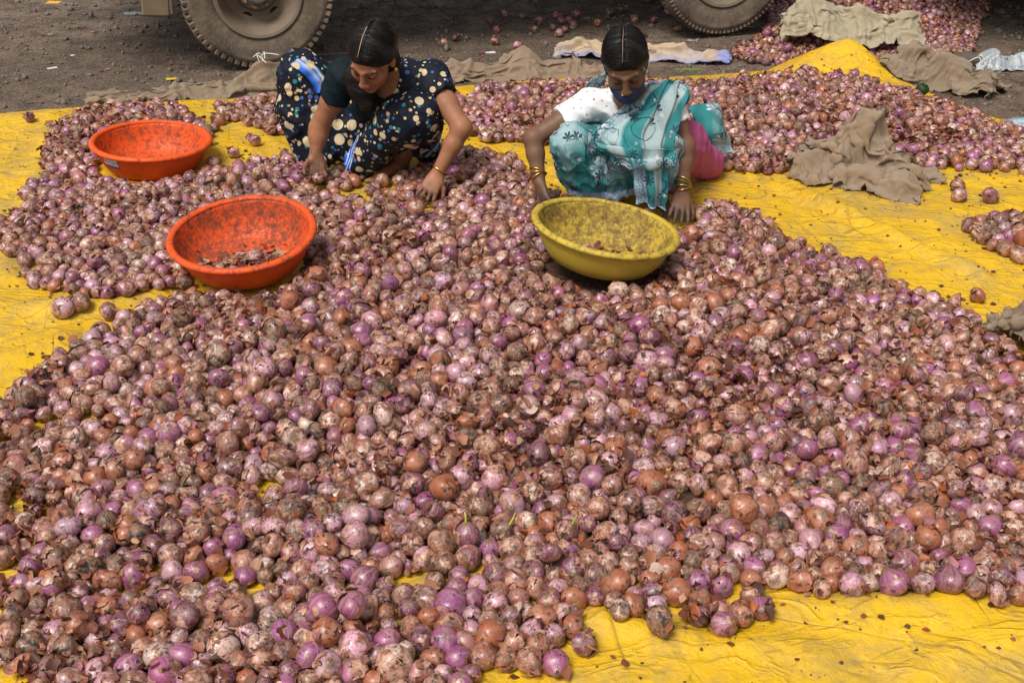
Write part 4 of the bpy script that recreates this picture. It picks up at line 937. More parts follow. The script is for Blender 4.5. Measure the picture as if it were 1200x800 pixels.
def floor_z(x, y):
    x = np.atleast_1d(np.asarray(x, float)); y = np.atleast_1d(np.asarray(y, float))
    return np.where(on_tarp(x, y) > 0, tarp_z(x, y), ground_z(x, y))

# ------------------------------------------------------------------ basins
def basin_mat(name, c1, c2, dirtc, amount):
    m = Mat(name, .5, .3); p = m.obj(); ins = m.attr('inside', 'Fac')
    a = m.noise(p, 9, 4); c = m.mix(a, c1, c2)
    d = m.math('ADD', m.math('MULTIPLY', m.noise(p, 22, 8, .75, .3), .5), m.math('MULTIPLY', m.noise(p, 70, 6, .75), .5)); d2 = m.noise(p, 95, 6, .7); big = m.noise(p, 6.5, 5, .6)
    th = m.math('ADD', m.math('MULTIPLY', ins, amount), m.math('MULTIPLY', big, .30))
    f = m.ramp(m.math('ADD', m.math('MULTIPLY', d, .95), m.math('MULTIPLY', th, .40)), [(.61, 0.0), (.65, .5), (.74, 1.0)])
    c = m.mix(m.math('MULTIPLY', f, .88), c, m.mix(d2, dirtc, tuple(x * .42 for x in dirtc)))
    sc = m.ramp(m.noise(m.vmath('MULTIPLY', p, (14., 14., 70.)), 1.0, 4, .7), [(.6, 0.0), (.72, .5)])
    c = m.mix(sc, c, tuple(min(1, x * 1.2 + .04) for x in c1))
    sp = m.ramp(d2, [(.62, 0.0), (.68, .9)]); c = m.mix(sp, c, (.05, .035, .025))
    m.set('Base Color', c); m.set('Roughness', m.ramp(f, [(0, .46), (1, .88)])); m.set('Normal', m.bump(m.math('ADD', d, d2), .25, .004)); return m.m
def basin(label, centre, dia, depth, tiltx, rolly, mat, yaw, seed, base=.58):
    """centre: middle of the rim"""
    Rr = dia / 2; rnd = np.random.default_rng(seed)
    t = empty('basin', tuple(np.asarray(centre) - np.array([0, 0, depth]))); t.rotation_euler = (tiltx, rolly, yaw); tag(t, label, 'basin', 'plastic basins among the onions')
    out = [(0, .0), (Rr * base * .9, .0), (Rr * base, .004), (Rr * (base + .07), .012), (Rr * .74, depth * .16), (Rr * .83, depth * .36), (Rr * .90, depth * .62), (Rr * .935, depth * .86), (Rr * .945, depth * .93)]
    inn = [(Rr * .93, depth * .95), (Rr * .915, depth * .84), (Rr * .88, depth * .60), (Rr * .81, depth * .36), (Rr * .72, depth * .18), (Rr * (base + .04), .016), (Rr * (base - .03), .008), (Rr * base * .5, .006), (0, .006)]
    mb = MB().lathe(out + inn, 72); V = np.array(mb.v); rr = np.hypot(V[:, 0], V[:, 1]); a = np.arctan2(V[:, 1], V[:, 0])
    wob = 1 + .014 * np.sin(2 * a + seed) + .008 * np.sin(3 * a + 2 * seed); V[:, 0] *= wob; V[:, 1] *= wob
    k = np.arange(len(V)) % (len(out) + len(inn)); ins = (k >= len(out)).astype(float)
    b = mesh_obj('bowl', V, mb.f, mat, t, attrs={'inside': ('FLOAT', ins)})
    lip = [(Rr * .935, depth * .90), (Rr * .98, depth * .86), (Rr * 1.022, depth * .885), (Rr * 1.032, depth * .935), (Rr * 1.015, depth * .985), (Rr * .975, depth * 1.008), (Rr * .935, depth * .985), (Rr * .922, depth * .94)]
    mb = MB().lathe(lip + [lip[0]], 72); V = np.array(mb.v); a = np.arctan2(V[:, 1], V[:, 0]); wob = 1 + .014 * np.sin(2 * a + seed) + .008 * np.sin(3 * a + 2 * seed); V[:, 0] *= wob; V[:, 1] *= wob
    mesh_obj('rim', V, mb.f, mat, t, attrs={'inside': ('FLOAT', np.full(len(V), .62))})
    return t
M_or1 = basin_mat('orange_basin_plastic', (.70, .076, .008), (.76, .10, .012), (.13, .06, .04), .25)
M_or2 = basin_mat('stained_orange_basin_plastic', (.64, .070, .010), (.72, .092, .014), (.12, .055, .038), .31)
M_yel = basin_mat('stained_yellow_basin_plastic', (.44, .30, .03), (.52, .37, .05), (.15, .085, .04), .33)
B1 = basin('orange basin with a small sticker, farthest to the back left on its heap', B1c, .500, .145, R(1), R(3), M_or1, 0, 1)
B2 = basin('dirty orange basin tipped forward with onion scraps inside', B2c, .508, .150, R(8.5), R(-2.5), M_or2, 0, 2)
B3 = basin('yellow basin stained brown, in front of the woman in teal', B3c, .508, .148, R(-1), R(8), M_yel, 0, 3)
for c, dp, rr in ((B1c, .15, .26), (B2c, .15, .26), (B3c, .148, .258)):
    ob((c - (0, 0, .02), c + (0, 0, .08), rr), (c - (0, 0, .10), c, rr * .86), (c - (0, 0, dp - .10), c - (0, 0, .05), rr * .62), (c - (0, 0, dp - .03), c - (0, 0, dp - .04), .11))
# the sticker on the far basin
def sticker():
    Rr, depth = .500 / 2, .145; a0 = R(270 - 32); n, mrows = 10, 6; V = []; F = []
    zs = np.linspace(depth * .52, depth * .84, mrows)
    prof_z = [.012, depth * .16, depth * .36, depth * .62, depth * .86]; prof_r = [Rr * .65, Rr * .74, Rr * .83, Rr * .90, Rr * .935]
    for i in range(n):
        a = a0 + R(-10 + 20 * i / (n - 1))
        for z in zs:
            wob = 1 + .014 * np.sin(2 * (a - 2 * math.pi) + 1) + .008 * np.sin(3 * (a - 2 * math.pi) + 2); r_ = np.interp(z, prof_z, prof_r) * wob + .0022; V.append((r_ * math.cos(a), r_ * math.sin(a), z))
    for i in range(n - 1):
        for j in range(mrows - 1): F.append((i * mrows + j, (i + 1) * mrows + j, (i + 1) * mrows + j + 1, i * mrows + j + 1))
    U = np.array([[i / (n - 1), j / (mrows - 1), 0] for i in range(n) for j in range(mrows)])
    m = Mat('printed_sticker', .4); u = m.attr('cuv', 'Vector'); x = m.xyz(u)
    c = m.mix(m.math('LESS_THAN', x[1], .24), (.62, .60, .56), (.03, .08, .20))
    bl = m.noise(m.vmath('MULTIPLY', u, (9., 5., 1.)), 1.0, 3); inside = m.math('MULTIPLY', m.math('GREATER_THAN', x[1], .34), m.math('LESS_THAN', x[1], .86))
    c = m.mix(m.math('MULTIPLY', inside, m.ramp(bl, [(.48, 0.0), (.54, 1.0)])), c, m.mix(m.noise(u, 7.0, 2), (.42, .10, .06), (.25, .30, .42)))
    c = m.mix(m.ramp(m.noise(u, 5, 6), [(.5, 0.0), (.7, .6)]), c, (.25, .18, .13)); m.set('Base Color', c)
    mesh_obj('sticker', np.array(V), F, m.m, B1, attrs={'cuv': ('FLOAT_VECTOR', U)})
sticker()

# ------------------------------------------------------------------ sacks: cloth dropped in a crumpled state and settled
def crumple(w_, h_, nx, ny, sx, sy, seed, amp=.09, steps=70, floor=None, freq=3.0, bumps=(), grav=.0012):
    """a sheet squeezed to sx, sy of its size, buckled, dropped over bumps and settled; bumps: (x, y, rx, ry, turn, height)"""
    rnd = np.random.default_rng(seed)
    gx, gy = np.meshgrid(np.linspace(-.5, .5, nx) * w_, np.linspace(-.5, .5, ny) * h_, indexing='ij')
    def bump(x, y):
        z = np.zeros_like(x)
        for bx, by, rx, ry, t, hh in bumps:
            u = (x - bx) * math.cos(t) + (y - by) * math.sin(t); v = -(x - bx) * math.sin(t) + (y - by) * math.cos(t); z = np.maximum(z, hh * np.exp(-(u / rx) ** 2 - (v / ry) ** 2))
        return z
    q = np.stack([gx * freq, gy * freq, np.zeros_like(gx)], -1); rg = lambda s_: 1 - 2.2 * np.abs(fbm(q + 3 * s_, 2, seed + s_))
    x = gx * sx + amp * .7 * fbm(q + 5, 2, seed); y = gy * sy + amp * .7 * fbm(q + 9, 2, seed + 1)
    z = .02 + bump(x, y) + amp * np.clip(rg(2), 0, 1) + .003 * rnd.random(x.shape)
    p = np.stack([x, y, z], -1); v = np.zeros_like(p); dx = w_ / (nx - 1); dy = h_ / (ny - 1); dd = math.hypot(dx, dy)
    if floor is not None: p[..., 2] += np.maximum(floor(p[..., 0], p[..., 1]), 0)
    def sat(A, B, L0, k):
        a = p[A]; b = p[B]; d = b - a; l = np.sqrt((d * d).sum(-1, keepdims=True)) + 1e-9; c = d * (1 - L0 / l) * (.5 * k); p[A] = a + c; p[B] = b - c
    S_ = np.s_
    for it in range(steps):
        v *= .90; v[..., 2] -= grav; old = p.copy(); p += v
        if it % 10 == 0: base = bump(p[..., 0], p[..., 1]) + (0.0 if floor is None else floor(p[..., 0], p[..., 1]))
        for rep in range(2):
            for par in (0, 1):
                e = (nx - 1 - par) // 2 * 2; sat(S_[par:par + e:2, :], S_[par + 1:par + e + 1:2, :], dx, .95)
                e2 = (ny - 1 - par) // 2 * 2; sat(S_[:, par:par + e2:2], S_[:, par + 1:par + e2 + 1:2], dy, .95)
                sat(S_[par:par + e:2, :-1], S_[par + 1:par + e + 1:2, 1:], dd, .4); sat(S_[par:par + e:2, 1:], S_[par + 1:par + e + 1:2, :-1], dd, .4)
        sat(S_[:-3, :], S_[3:, :], dx * 2.7, .10); sat(S_[:, :-3], S_[:, 3:], dy * 2.7, .10)
        low = p[..., 2] < base; p[..., 2] = np.where(low, base, p[..., 2]); p[low, :2] = .2 * p[low, :2] + .8 * old[low, :2]
        v = p - old; sp = np.sqrt((v * v).sum(-1, keepdims=True)); v = v * np.minimum(1, .02 / (sp + 1e-9)); v[low] = 0
    return p
def cloth_obj(name, p, thick, mat, label, cat, loc, rz, group=None, sub=1, crink=0.0):
    px_seed = float(abs(loc[0]) * 31.7 + abs(loc[1]) * 7.3)
    if crink:
        for _ in range(1):
            nx, ny, _z = p.shape; p = catmull(p, nx * 2 - 1); p = np.swapaxes(catmull(np.swapaxes(p, 0, 1), ny * 2 - 1), 0, 1)
        nx, ny, _z = p.shape; n = np.cross(np.gradient(p, axis=0), np.gradient(p, axis=1)); n /= np.linalg.norm(n, axis=-1, keepdims=True) + 1e-9
        sg = np.sign(n[nx // 2, ny // 2, 2]) or 1; u, v = np.meshgrid(np.arange(nx) * np.linalg.norm(p[1:, ny // 2] - p[:-1, ny // 2], axis=-1).mean(), np.arange(ny) * np.linalg.norm(p[nx // 2, 1:] - p[nx // 2, :-1], axis=-1).mean(), indexing='ij')
        q = np.stack([u, v, u * 0 + px_seed], -1); rr_ = lambda f_, k, a: (np.clip(.22 - np.abs(fbm(q * np.array(f_) + k * 7.1, 1, k)), 0, 1) / .22) ** 1.5 * a
        p = p + n * sg * ((rr_((3., 5.5, 1.), 1, 1.) + rr_((6., 3.2, 1.), 2, .8) + rr_((10., 12., 1.), 3, .45) + rr_((17., 13., 1.), 4, .22)) * crink - crink * .5)[..., None]
    n = np.cross(np.gradient(p, axis=0), np.gradient(p, axis=1)); n /= np.linalg.norm(n, axis=-1, keepdims=True) + 1e-9
    nx, ny, _z = p.shape; top = (p + n * thick / 2).reshape(-1, 3); bot = (p - n * thick / 2).reshape(-1, 3); N = nx * ny
    i, j = np.meshgrid(np.arange(nx - 1), np.arange(ny - 1), indexing='ij'); k = (i * ny + j).ravel(); F = np.stack([k, k + ny, k + ny + 1, k + 1], -1)
    idx = np.arange(N).reshape(nx, ny); bd = np.r_[idx[0, :-1], idx[:-1, -1], idx[-1, :0:-1], idx[:0:-1, 0]]; bn = np.roll(bd, -1)
    uv = np.stack(np.meshgrid(np.linspace(0, 1, nx), np.linspace(0, 1, ny), indexing='ij') + [np.zeros((nx, ny))], -1).reshape(-1, 3)
    o = mesh_obj(name, np.r_[top, bot], np.r_[F, F[:, ::-1] + N, np.stack([bn, bd, bd + N, bn + N], -1)], mat, attrs={'cuv': ('FLOAT_VECTOR', np.r_[uv, uv])})
    md = o.modifiers.new('smooth', 'SUBSURF'); md.levels = md.render_levels = sub
    o.location = loc; o.rotation_euler = (0, 0, rz); return tag(o, label, cat, group)
def burlap(name, c1, c2, weave=2400., dirt=.4):
    m = Mat(name, .9, .15); p = m.attr('cuv', 'Vector'); o = m.obj(); x, y, z = m.xyz(p)
    a = m.noise(o, 9, 6, .65); c = m.mix(a, c1, c2)
    wv = m.math('ADD', m.math('SINE', m.math('MULTIPLY', x, weave)), m.math('SINE', m.math('MULTIPLY', y, weave)))
    c = m.mix(m.ramp(wv, [(.1, .45), (.9, 0.0)]), c, tuple(v * .5 for v in c1))
    c = m.mix(m.math('MULTIPLY', m.ramp(m.noise(o, 14, 7, .7), [(.52, 0.0), (.7, 1.0)]), dirt), c, (.10, .07, .045))
    m.set('Base Color', c); m.set('Sheen Weight', .2)
    m.set('Normal', m.bump(m.math('ADD', m.math('ADD', m.math('MULTIPLY', wv, .25), m.noise(o, 120, 4, .7)), m.math('MULTIPLY', m.noise(o, 26, 3, .5, 1.2), 2.5)), .7, .005)); return m.m
M_jute = burlap('jute_burlap', (.33, .215, .125), (.52, .37, .235)); M_jute2 = burlap('dusty_jute', (.30, .205, .125), (.48, .35, .225), 2000., .3); M_pale = burlap('pale_woven_sack', (.46, .38, .24), (.60, .51, .36), 1300., .25)
def mesh_bag_mat():
    m = Mat('tan_mesh_bag', .6, .3); u = m.attr('cuv', 'Vector'); x, y, z = m.xyz(u); a = m.noise(m.obj(), 8, 4)
    c = m.mix(a, (.38, .27, .16), (.52, .40, .27)); e = m.math('ABSOLUTE', m.math('SUBTRACT', y, .5)); c = m.mix(m.ramp(m.math('ADD', e, m.math('MULTIPLY', a, .12)), [(.42, 0.0), (.52, .8)]), c, (.24, .25, .42))
    c = m.mix(m.ramp(m.math('ADD', x, m.math('MULTIPLY', a, .1)), [(.96, 0.0), (1.02, .9)]), c, (.20, .23, .48)); c = m.mix(m.ramp(m.noise(m.obj(), 5, 3), [(.52, 0.0), (.66, .6)]), c, (.34, .32, .36)); m.set('Base Color', c)
    m.set('Normal', m.bump(m.math('SINE', m.math('MULTIPLY', m.math('ADD', x, y), 300.)), .3, .003)); return m.m
def plastic_mat(name, col, rough=.18, alpha=.55):
    m = Mat(name, rough, .6); a = m.noise(m.obj(), 14, 4); m.set('Base Color', m.mix(a, tuple(v * .7 for v in col), col)); m.set('Transmission Weight', .35); m.set('Normal', m.bump(m.noise(m.obj(), 50, 4, .6, 1.), .6, .008)); return m.m
M_film = plastic_mat('clear_plastic_film', (.55, .60, .64)); M_blue = plastic_mat('pale_blue_plastic', (.42, .54, .66))
def lay(px, py, dz=0.0): c = at(px, py, 0); return np.array([c[0], c[1], float(floor_z(c[0], c[1])[0]) + dz])
G_S = 'empty sacks lying about'
def heap_floor(c, rz, k=1.0, mx=.12):
    ca, sa = math.cos(rz), math.sin(rz)
    def f(x, y):
        X = c[0] + ca * x - sa * y; Y = c[1] + sa * x + ca * y; return np.minimum(heap_h(X, Y) * k + np.where(heap_h(X, Y) > .01, .03, 0), mx) + floor_z(X.ravel(), Y.ravel()).reshape(X.shape) - c[2] + .008
    return f
SACKS = []
def sack(name, p, th, mat, label, cat, c, rz, group=G_S):
    o = cloth_obj(name, p, th, mat, label, cat, tuple(c), rz, group, 1, .030 if 'film' not in mat.name and 'plastic' not in mat.name else .02); ca, sa = math.cos(rz), math.sin(rz)
    q = p.reshape(-1, 3); SACKS.append(np.stack([c[0] + ca * q[:, 0] - sa * q[:, 1], c[1] + sa * q[:, 0] + ca * q[:, 1], c[2] + q[:, 2]], -1)); return o
c = lay(1004, 212); sack('burlap_sack', crumple(.86, .66, 46, 36, .66, .58, 21, .15, 40, heap_floor(c, R(-24)), 5.0, [(-.02, .12, .09, .07, .5, .20), (.13, .0, .14, .045, -.5, .13), (-.17, -.02, .14, .04, .3, .10), (.20, -.11, .06, .07, 0, .09), (.02, -.10, .12, .035, .2, .07)]), .004, M_jute, 'crumpled brown burlap sack on the yellow sheet at the foot of the back heap', 'sack', c, R(-24))
c = lay(992, 56); sack('woven_sack', crumple(1.00, .62, 44, 32, .82, .66, 33, .08, 55, heap_floor(c, R(-3), .8, .15), 3.0, [(-.22, .0, .20, .13, .2, .19), (.06, .02, .15, .10, -.3, .15), (.34, .0, .09, .11, 0, .14)]), .004, M_pale, 'pale cream woven sack lying full length on the onions under the truck', 'sack', c, R(-3))
c = lay(1106, 98); sack('burlap_sack', crumple(.82, .52, 42, 32, .74, .62, 47, .09, 55, heap_floor(c, R(-40), .4, .06), 3.8, [(-.20, .02, .10, .12, .3, .22), (.03, .0, .16, .08, -.2, .18), (.22, -.03, .08, .09, .3, .14)]), .004, M_jute2, 'grey brown burlap sack with white tie strings, off the sheet at right', 'sack', c, R(-40))
c = lay(236, 108); sack('burlap_sack', crumple(1.25, .46, 52, 26, .92, .70, 52, .05, 55, heap_floor(c, R(15), .2, .02), 3.2, [(.36, .03, .20, .10, .1, .13), (.05, .02, .22, .07, .0, .06), (.55, .0, .06, .10, 0, .12)]), .004, M_jute2, 'long flattened burlap sack on bare earth before the truck wheel at left', 'sack', c, R(15))
c = lay(610, 84); sack('burlap_sack', crumple(1.10, .42, 50, 26, .90, .66, 64, .06, 55, heap_floor(c, R(5), .2, .02), 3.4, [(-.30, .0, .22, .08, .1, .08), (.02, .03, .10, .14, .6, .13), (.25, .0, .16, .07, .0, .09), (.42, -.02, .10, .06, .3, .06)]), .004, M_jute, 'limp burlap sack on the earth between the two women', 'sack', c, R(5))
c = lay(752, 64); sack('mesh_bag', crumple(1.08, .26, 52, 20, .92, .70, 71, .05, 50, heap_floor(c, R(-9), .2, .02), 3.4, [(-.30, .0, .20, .07, .1, .09), (.15, .0, .24, .06, -.05, .09), (.42, -.02, .10, .06, .3, .05)]), .005, mesh_bag_mat(), 'tan net bag with blue edges lying behind the head of the woman in teal', 'bag', c, R(-9))
c = lay(1178, 74); sack('plastic_bag', crumple(.46, .34, 32, 26, .78, .66, 83, .11, 45, None, 6.0, [(-.08, .0, .07, .09, .3, .09), (.10, .03, .08, .05, -.4, .08)]), .002, M_film, 'crumpled clear plastic bag on the earth at the right edge', 'plastic bag', c, R(-5), None)
c = lay(1196, 146); sack('plastic_bag', crumple(.30, .14, 26, 14, .85, .7, 87, .06, 45, None, 7.0, [(0, 0, .09, .03, .2, .04)]), .002, M_blue, 'scrap of pale blue plastic on the tarpaulin edge at right', 'plastic bag', c, R(-28), None)
c = lay(1212, 412); c[2] += .04; sack('burlap_sack', crumple(.36, .36, 26, 26, .75, .7, 91, .10, 50, None, 5.0, [(-.03, .0, .09, .08, .4, .12)]), .004, M_jute, 'corner of a burlap sack poking in beside the big heap at right', 'sack', c, R(30))
# frayed threads along the sack edges
def fray(o, seed, n=90):
    r_ = np.random.default_rng(seed); N2 = len(o.data.vertices) // 2; v = np.empty(len(o.data.vertices) * 3, np.float32); o.data.vertices.foreach_get('co', v); v = v.reshape(-1, 3)[:N2]
    uv = np.empty(N2 * 6, np.float32); o.data.attributes['cuv'].data.foreach_get('vector', uv); uv = uv.reshape(-1, 3)[:N2]; e = np.nonzero(((uv[:, :2] < .001) | (uv[:, :2] > .999)).any(1))[0]; mb = MB(); cen = v.mean(0)
    for k in r_.choice(e, n):
        d = unit((v[k] - cen) * (1, 1, .2) + r_.normal(0, .12, 3)); l = r_.uniform(.008, .035); q = v[k] + d * l + r_.normal(0, .006, 3); q[2] = max(q[2] - l * .3, v[:, 2].min()); mb.tube([v[k] - d * .01, v[k] + d * l * .5, q], [.0012, .0012, .0007], 4)
    f = mb.build('frayed_threads', M_jute2, o); f['kind'] = 'stuff'
for k, o in enumerate([o for o in list(scn.objects) if o.name.startswith('burlap_sack')]): fray(o, k)
# strings on the sack at right
def strings(parent, at_, seed, n=5, L=.12, mat=None):
    r_ = np.random.default_rng(seed); mb = MB()
    for k in range(n):
        d = r_.normal(0, 1, 3); d[2] = abs(d[2]) * .4; d = d / np.linalg.norm(d); p = np.asarray(at_) + r_.normal(0, .015, 3)
        MB().tube(catmull([p, p + d * L * .5 + (0, 0, .03), p + d * L + r_.normal(0, .03, 3) * (1, 1, .2)], 8), .0028, 5).build('tie_string', mat, parent)
M_str = mat_plain('white_string', (.62, .60, .55), .7)
sk = [o for o in scn.objects if o.name.startswith('burlap_sack')]
def top_of(o, fx, fy):
    me = o.data; v = np.array([q.co[:] for q in me.vertices]); i = np.argmin((v[:, 0] - fx) ** 2 + (v[:, 1] - fy) ** 2 - v[:, 2] * .3); return v[i]
strings(sk[1], top_of(sk[1], .24, -.02), 3, 6, .06, M_str); strings(sk[2], top_of(sk[2], .30, .0), 4, 5, .055, M_str)
# ------------------------------------------------------------------ onions
# explicit single onions on the bare sheet and the bare earth, then the heaps
LONE = [(37, 150), (76, 181), (86, 186), (112, 178), (130, 186), (58, 220), (848, 738), (868, 728), (770, 756), (1172, 716), (1078, 705), (525, 776), (1106, 226), (1120, 232), (1121, 243), (1157, 246), (1160, 300), (1176, 308), (1190, 314),
        (1143, 358), (1098, 230), (28, 574), (40, 604), (18, 498), (84, 378), (92, 376), (130, 380), (112, 344), (250, 160), (240, 168), (258, 152), (1000, 702), (1030, 700), (1132, 700), (262, 192), (248, 200), (276, 190), (300, 178),
        (1164, 80), (640, 160)]
EARTH = [(534, 46), (582, 36), (580, 50), (606, 55), (626, 35), (632, 26), (652, 20), (674, 68), (655, 40), (672, 30), (700, 27), (1110, 78), (520, 52), (612, 20), (590, 18), (575, 26), (648, 34), (662, 36)]
def pack():
    r_ = np.random.default_rng(3); Pp = []; Rr = []; fixed = 0
    for q in LONE + EARTH:
        c = at(*q); rad = r_.uniform(.026, .036) if q in LONE else r_.uniform(.022, .028); Pp.append((c[0], c[1], floor_z(c[0], c[1])[0] + rad * .85)); Rr.append(rad)
    for k, (poly, hm, wd, rm) in HEAPS.items():
        lo, hi = poly.min(0), poly.max(0); lo = np.maximum(lo, [-4.2, 1.55]); area = np.prod(hi - lo); n = int(area * (.0305 / rm) ** 2 * (600 if k != 'under_edge' else 60))
        xy = lo + r_.random((n, 2)) * (hi - lo); d = smooth_poly_dist(xy[:, 0], xy[:, 1], poly); px = proj(np.c_[xy, np.full(n, .1)])
        h = heap_h(xy[:, 0], xy[:, 1])
        keep = (d > .012) & (r_.random(n) < np.clip(.52 + h * 4.0, 0, 1)) & (px[:, 0] > -70) & (px[:, 0] < 1270) & (px[:, 1] < 870) & (px[:, 1] > -75)
        if k == 'under_edge': keep &= r_.random(n) < .8
        for c, hr in HOLES: keep &= np.hypot(xy[:, 0] - c[0], xy[:, 1] - c[1]) > hr
        xy = xy[keep]; h = h[keep]; rad = np.clip(r_.normal(rm, rm * .12, len(xy)), rm * .62, rm * 1.30)
        z = floor_z(xy[:, 0], xy[:, 1]) + np.maximum(h - .02, 0) + r_.random(len(xy)) * .04 + rad
        Pp += list(np.c_[xy, z]); Rr += list(rad)
    p = np.array(Pp); rr = np.array(Rr); nf = len(LONE) + len(EARTH)
    # onions keep clear of limbs and basins
    ok = np.ones(len(p), bool)
    def odist(p):
        d = np.full(len(p), 9.)
        for a, b, ra in OBST:
            ab = b - a; t = np.clip((p - a) @ ab / max(ab @ ab, 1e-9), 0, 1); d = np.minimum(d, np.linalg.norm(p - a - t[:, None] * ab, axis=1) - ra)
        return d
    ok = (odist(p) > rr * .3); ok[:nf] = True; p = p[ok]; rr = rr[ok]
    core = lambda q: floor_z(q[:, 0], q[:, 1]) + np.maximum(heap_h(q[:, 0], q[:, 1]) - .072, 0)
    cz = core(p); N = len(p)
    def pairs(p, cell):
        key3 = np.floor(p / cell).astype(np.int64) + 1000; key = (key3[:, 0] * 4096 + key3[:, 1]) * 4096 + key3[:, 2]; od = np.argsort(key); sk = key[od]; I = []; J = []
        offs = [(0, 0, 0)] + [o for o in [(a, b, c) for a in (-1, 0, 1) for b in (-1, 0, 1) for c in (-1, 0, 1)] if o > (0, 0, 0)]
        for o in offs:
            nk = sk + (o[0] * 4096 + o[1]) * 4096 + o[2]; lo = np.searchsorted(sk, nk, 'left'); hi = np.searchsorted(sk, nk, 'right'); cnt = hi - lo
            i = np.repeat(np.arange(N), cnt); j = np.repeat(lo - np.r_[0, np.cumsum(cnt)[:-1]], cnt) + np.arange(cnt.sum())
            if o == (0, 0, 0): m = j > i; i, j = i[m], j[m]
            I.append(od[i]); J.append(od[j])
        return np.concatenate(I), np.concatenate(J)
    for it in range(64):
        if it % 4 == 0:
            I, J = pairs(p, .085); near = np.linalg.norm(p[I] - p[J], axis=1) < .105; I, J = I[near], J[near]; cz = core(p)
        p[:, 2] -= .0035
        d = p[J] - p[I]; l = np.linalg.norm(d, axis=1) + 1e-9; ov = (rr[I] + rr[J]) * .90 - l; m = ov > 0; c = d[m] / l[m, None] * (ov[m] * .42)[:, None]; i, j = I[m], J[m]
        for ax in range(3): p[:, ax] += np.bincount(j, c[:, ax], N) - np.bincount(i, c[:, ax], N)
        p[:, 2] = np.maximum(p[:, 2], cz + rr * .82)
    top = heap_h(p[:, 0], p[:, 1]) + floor_z(p[:, 0], p[:, 1])
    inside = np.full(N, -9.)
    for k, (poly, *_x) in HEAPS.items(): inside = np.maximum(inside, smooth_poly_dist(p[:, 0], p[:, 1], poly))
    ok = (odist(p) > rr * .25) & (p[:, 2] < top + .17) & ((inside > -.008) | (np.arange(N) < nf))
    for c, hr in HOLES: ok &= np.hypot(p[:, 0] - c[0], p[:, 1] - c[1]) > hr * .8
    for s in SACKS:                                    # nor do they stick through the sacks
        lo, hi = s.min(0) - .03, s.max(0) + .03; c = np.nonzero(((p > lo) & (p < hi)).all(1))[0]
        if len(c):
            dd = np.linalg.norm(p[c][:, None, :2] - s[None, :, :2], axis=2); k = dd.argmin(1); bad = (dd.min(1) < .03) & (p[c, 2] + rr[c] * .6 > s[k, 2]); ok[c[bad]] = False
    return p[ok], rr[ok]
OP, ORD = pack()

def onion_shape(r_, nlat, nlon):
    """unit onion: neck towards +Z"""
    th = np.array([0, .10, .22, .38] + list(np.linspace(.62, 2.62, nlat)) + [2.86, 3.02, math.pi]); ph = np.arange(nlon) / nlon * 2 * math.pi
    T, F = np.meshgrid(th, ph, indexing='ij'); kind = r_.random()
    sq = r_.uniform(.70, .96) if kind < .82 else r_.uniform(.94, 1.06)
    rad = 1 + .035 * np.sin(2 * F + r_.uniform(0, 6)) + .02 * np.sin(3 * F + r_.uniform(0, 6)) * np.sin(T)
    if r_.random() < .34: rad = rad - .17 * np.exp(-((np.angle(np.exp(1j * (F - r_.uniform(0, 6)))) / .35) ** 2)) * np.sin(T) ** .6    # doubled bulbs with a cleft
    rad = rad + .075 * fbm(np.stack([np.sin(T) * np.cos(F), np.sin(T) * np.sin(F), np.cos(T)], -1) * 1.6 + r_.uniform(0, 50, 3), 2, 3)
    x = rad * np.sin(T) * np.cos(F); y = rad * np.sin(T) * np.sin(F); z = sq * np.cos(T) * (1 + .03 * np.sin(2 * F))
    neck = r_.uniform(.02, .30) if r_.random() < .62 else r_.uniform(.25, .40); nb = np.exp(-(T / .34) ** 2)
    z = z + neck * nb + .05 * np.exp(-((math.pi - T) / .3) ** 2)      # neck drawn up, root plate pressed in
    fl = np.where(T < .15, .0, 0); x = x * (1 + .35 * nb * (T > .05)); y = y * (1 + .35 * nb * (T > .05))
    z = np.where(T < .16, z.min() * 0 + sq + neck * .80 + .03 * np.sin(5 * F + 1), z)
    x = x + .12 * nb * r_.normal(); y = y + .12 * nb * r_.normal()
    V = np.stack([x, y, z], -1); oc = np.stack([np.sin(T) * np.cos(F), np.sin(T) * np.sin(F), np.cos(T)], -1)
    m = len(th); i, j = np.meshgrid(np.arange(m - 1), np.arange(nlon), indexing='ij'); a = i * nlon + j; b = i * nlon + (j + 1) % nlon
    return V.reshape(-1, 3), oc.reshape(-1, 3), np.stack([a, a + nlon, b + nlon, b], -1).reshape(-1, 4)
def skin_shape(r_, n=6, m=5, sq=.9):
    """a loose piece of papery skin lifting off the unit onion"""
    f0 = r_.uniform(0, 6.28); w_ = r_.uniform(.7, 1.9); t0 = r_.uniform(.25, .9); t1 = t0 + r_.uniform(.7, 1.5)
    u, v = np.meshgrid(np.linspace(-1, 1, n), np.linspace(0, 1, m), indexing='ij'); e = np.maximum(np.abs(u), np.abs(v * 2 - 1)) ** 4
    jag = 1 + .16 * r_.normal(size=u.shape) * e; v = v + .10 * r_.normal(size=u.shape) * e
    cr = fbm(np.stack([u * 1.6, v * 3, u * 0 + r_.uniform(0, 50)], -1), 2, 1)
    F = f0 + u * w_ * .5 * jag; T = t0 + (t1 - t0) * v; lift = 1.02 + e * np.clip(r_.normal(.035, .04) + .11 * cr, -.02, .16) + .03 * np.abs(cr)
    V = np.stack([lift * np.sin(T) * np.cos(F), lift * np.sin(T) * np.sin(F), lift * sq * np.cos(T) + .04], -1); oc = np.stack([np.sin(T) * np.cos(F), np.sin(T) * np.sin(F), np.cos(T)], -1)
    i, j = np.meshgrid(np.arange(n - 1), np.arange(m - 1), indexing='ij'); k = i * m + j
    return V.reshape(-1, 3), oc.reshape(-1, 3), np.stack([k, k + m, k + m + 1, k + 1], -1).reshape(-1, 4)

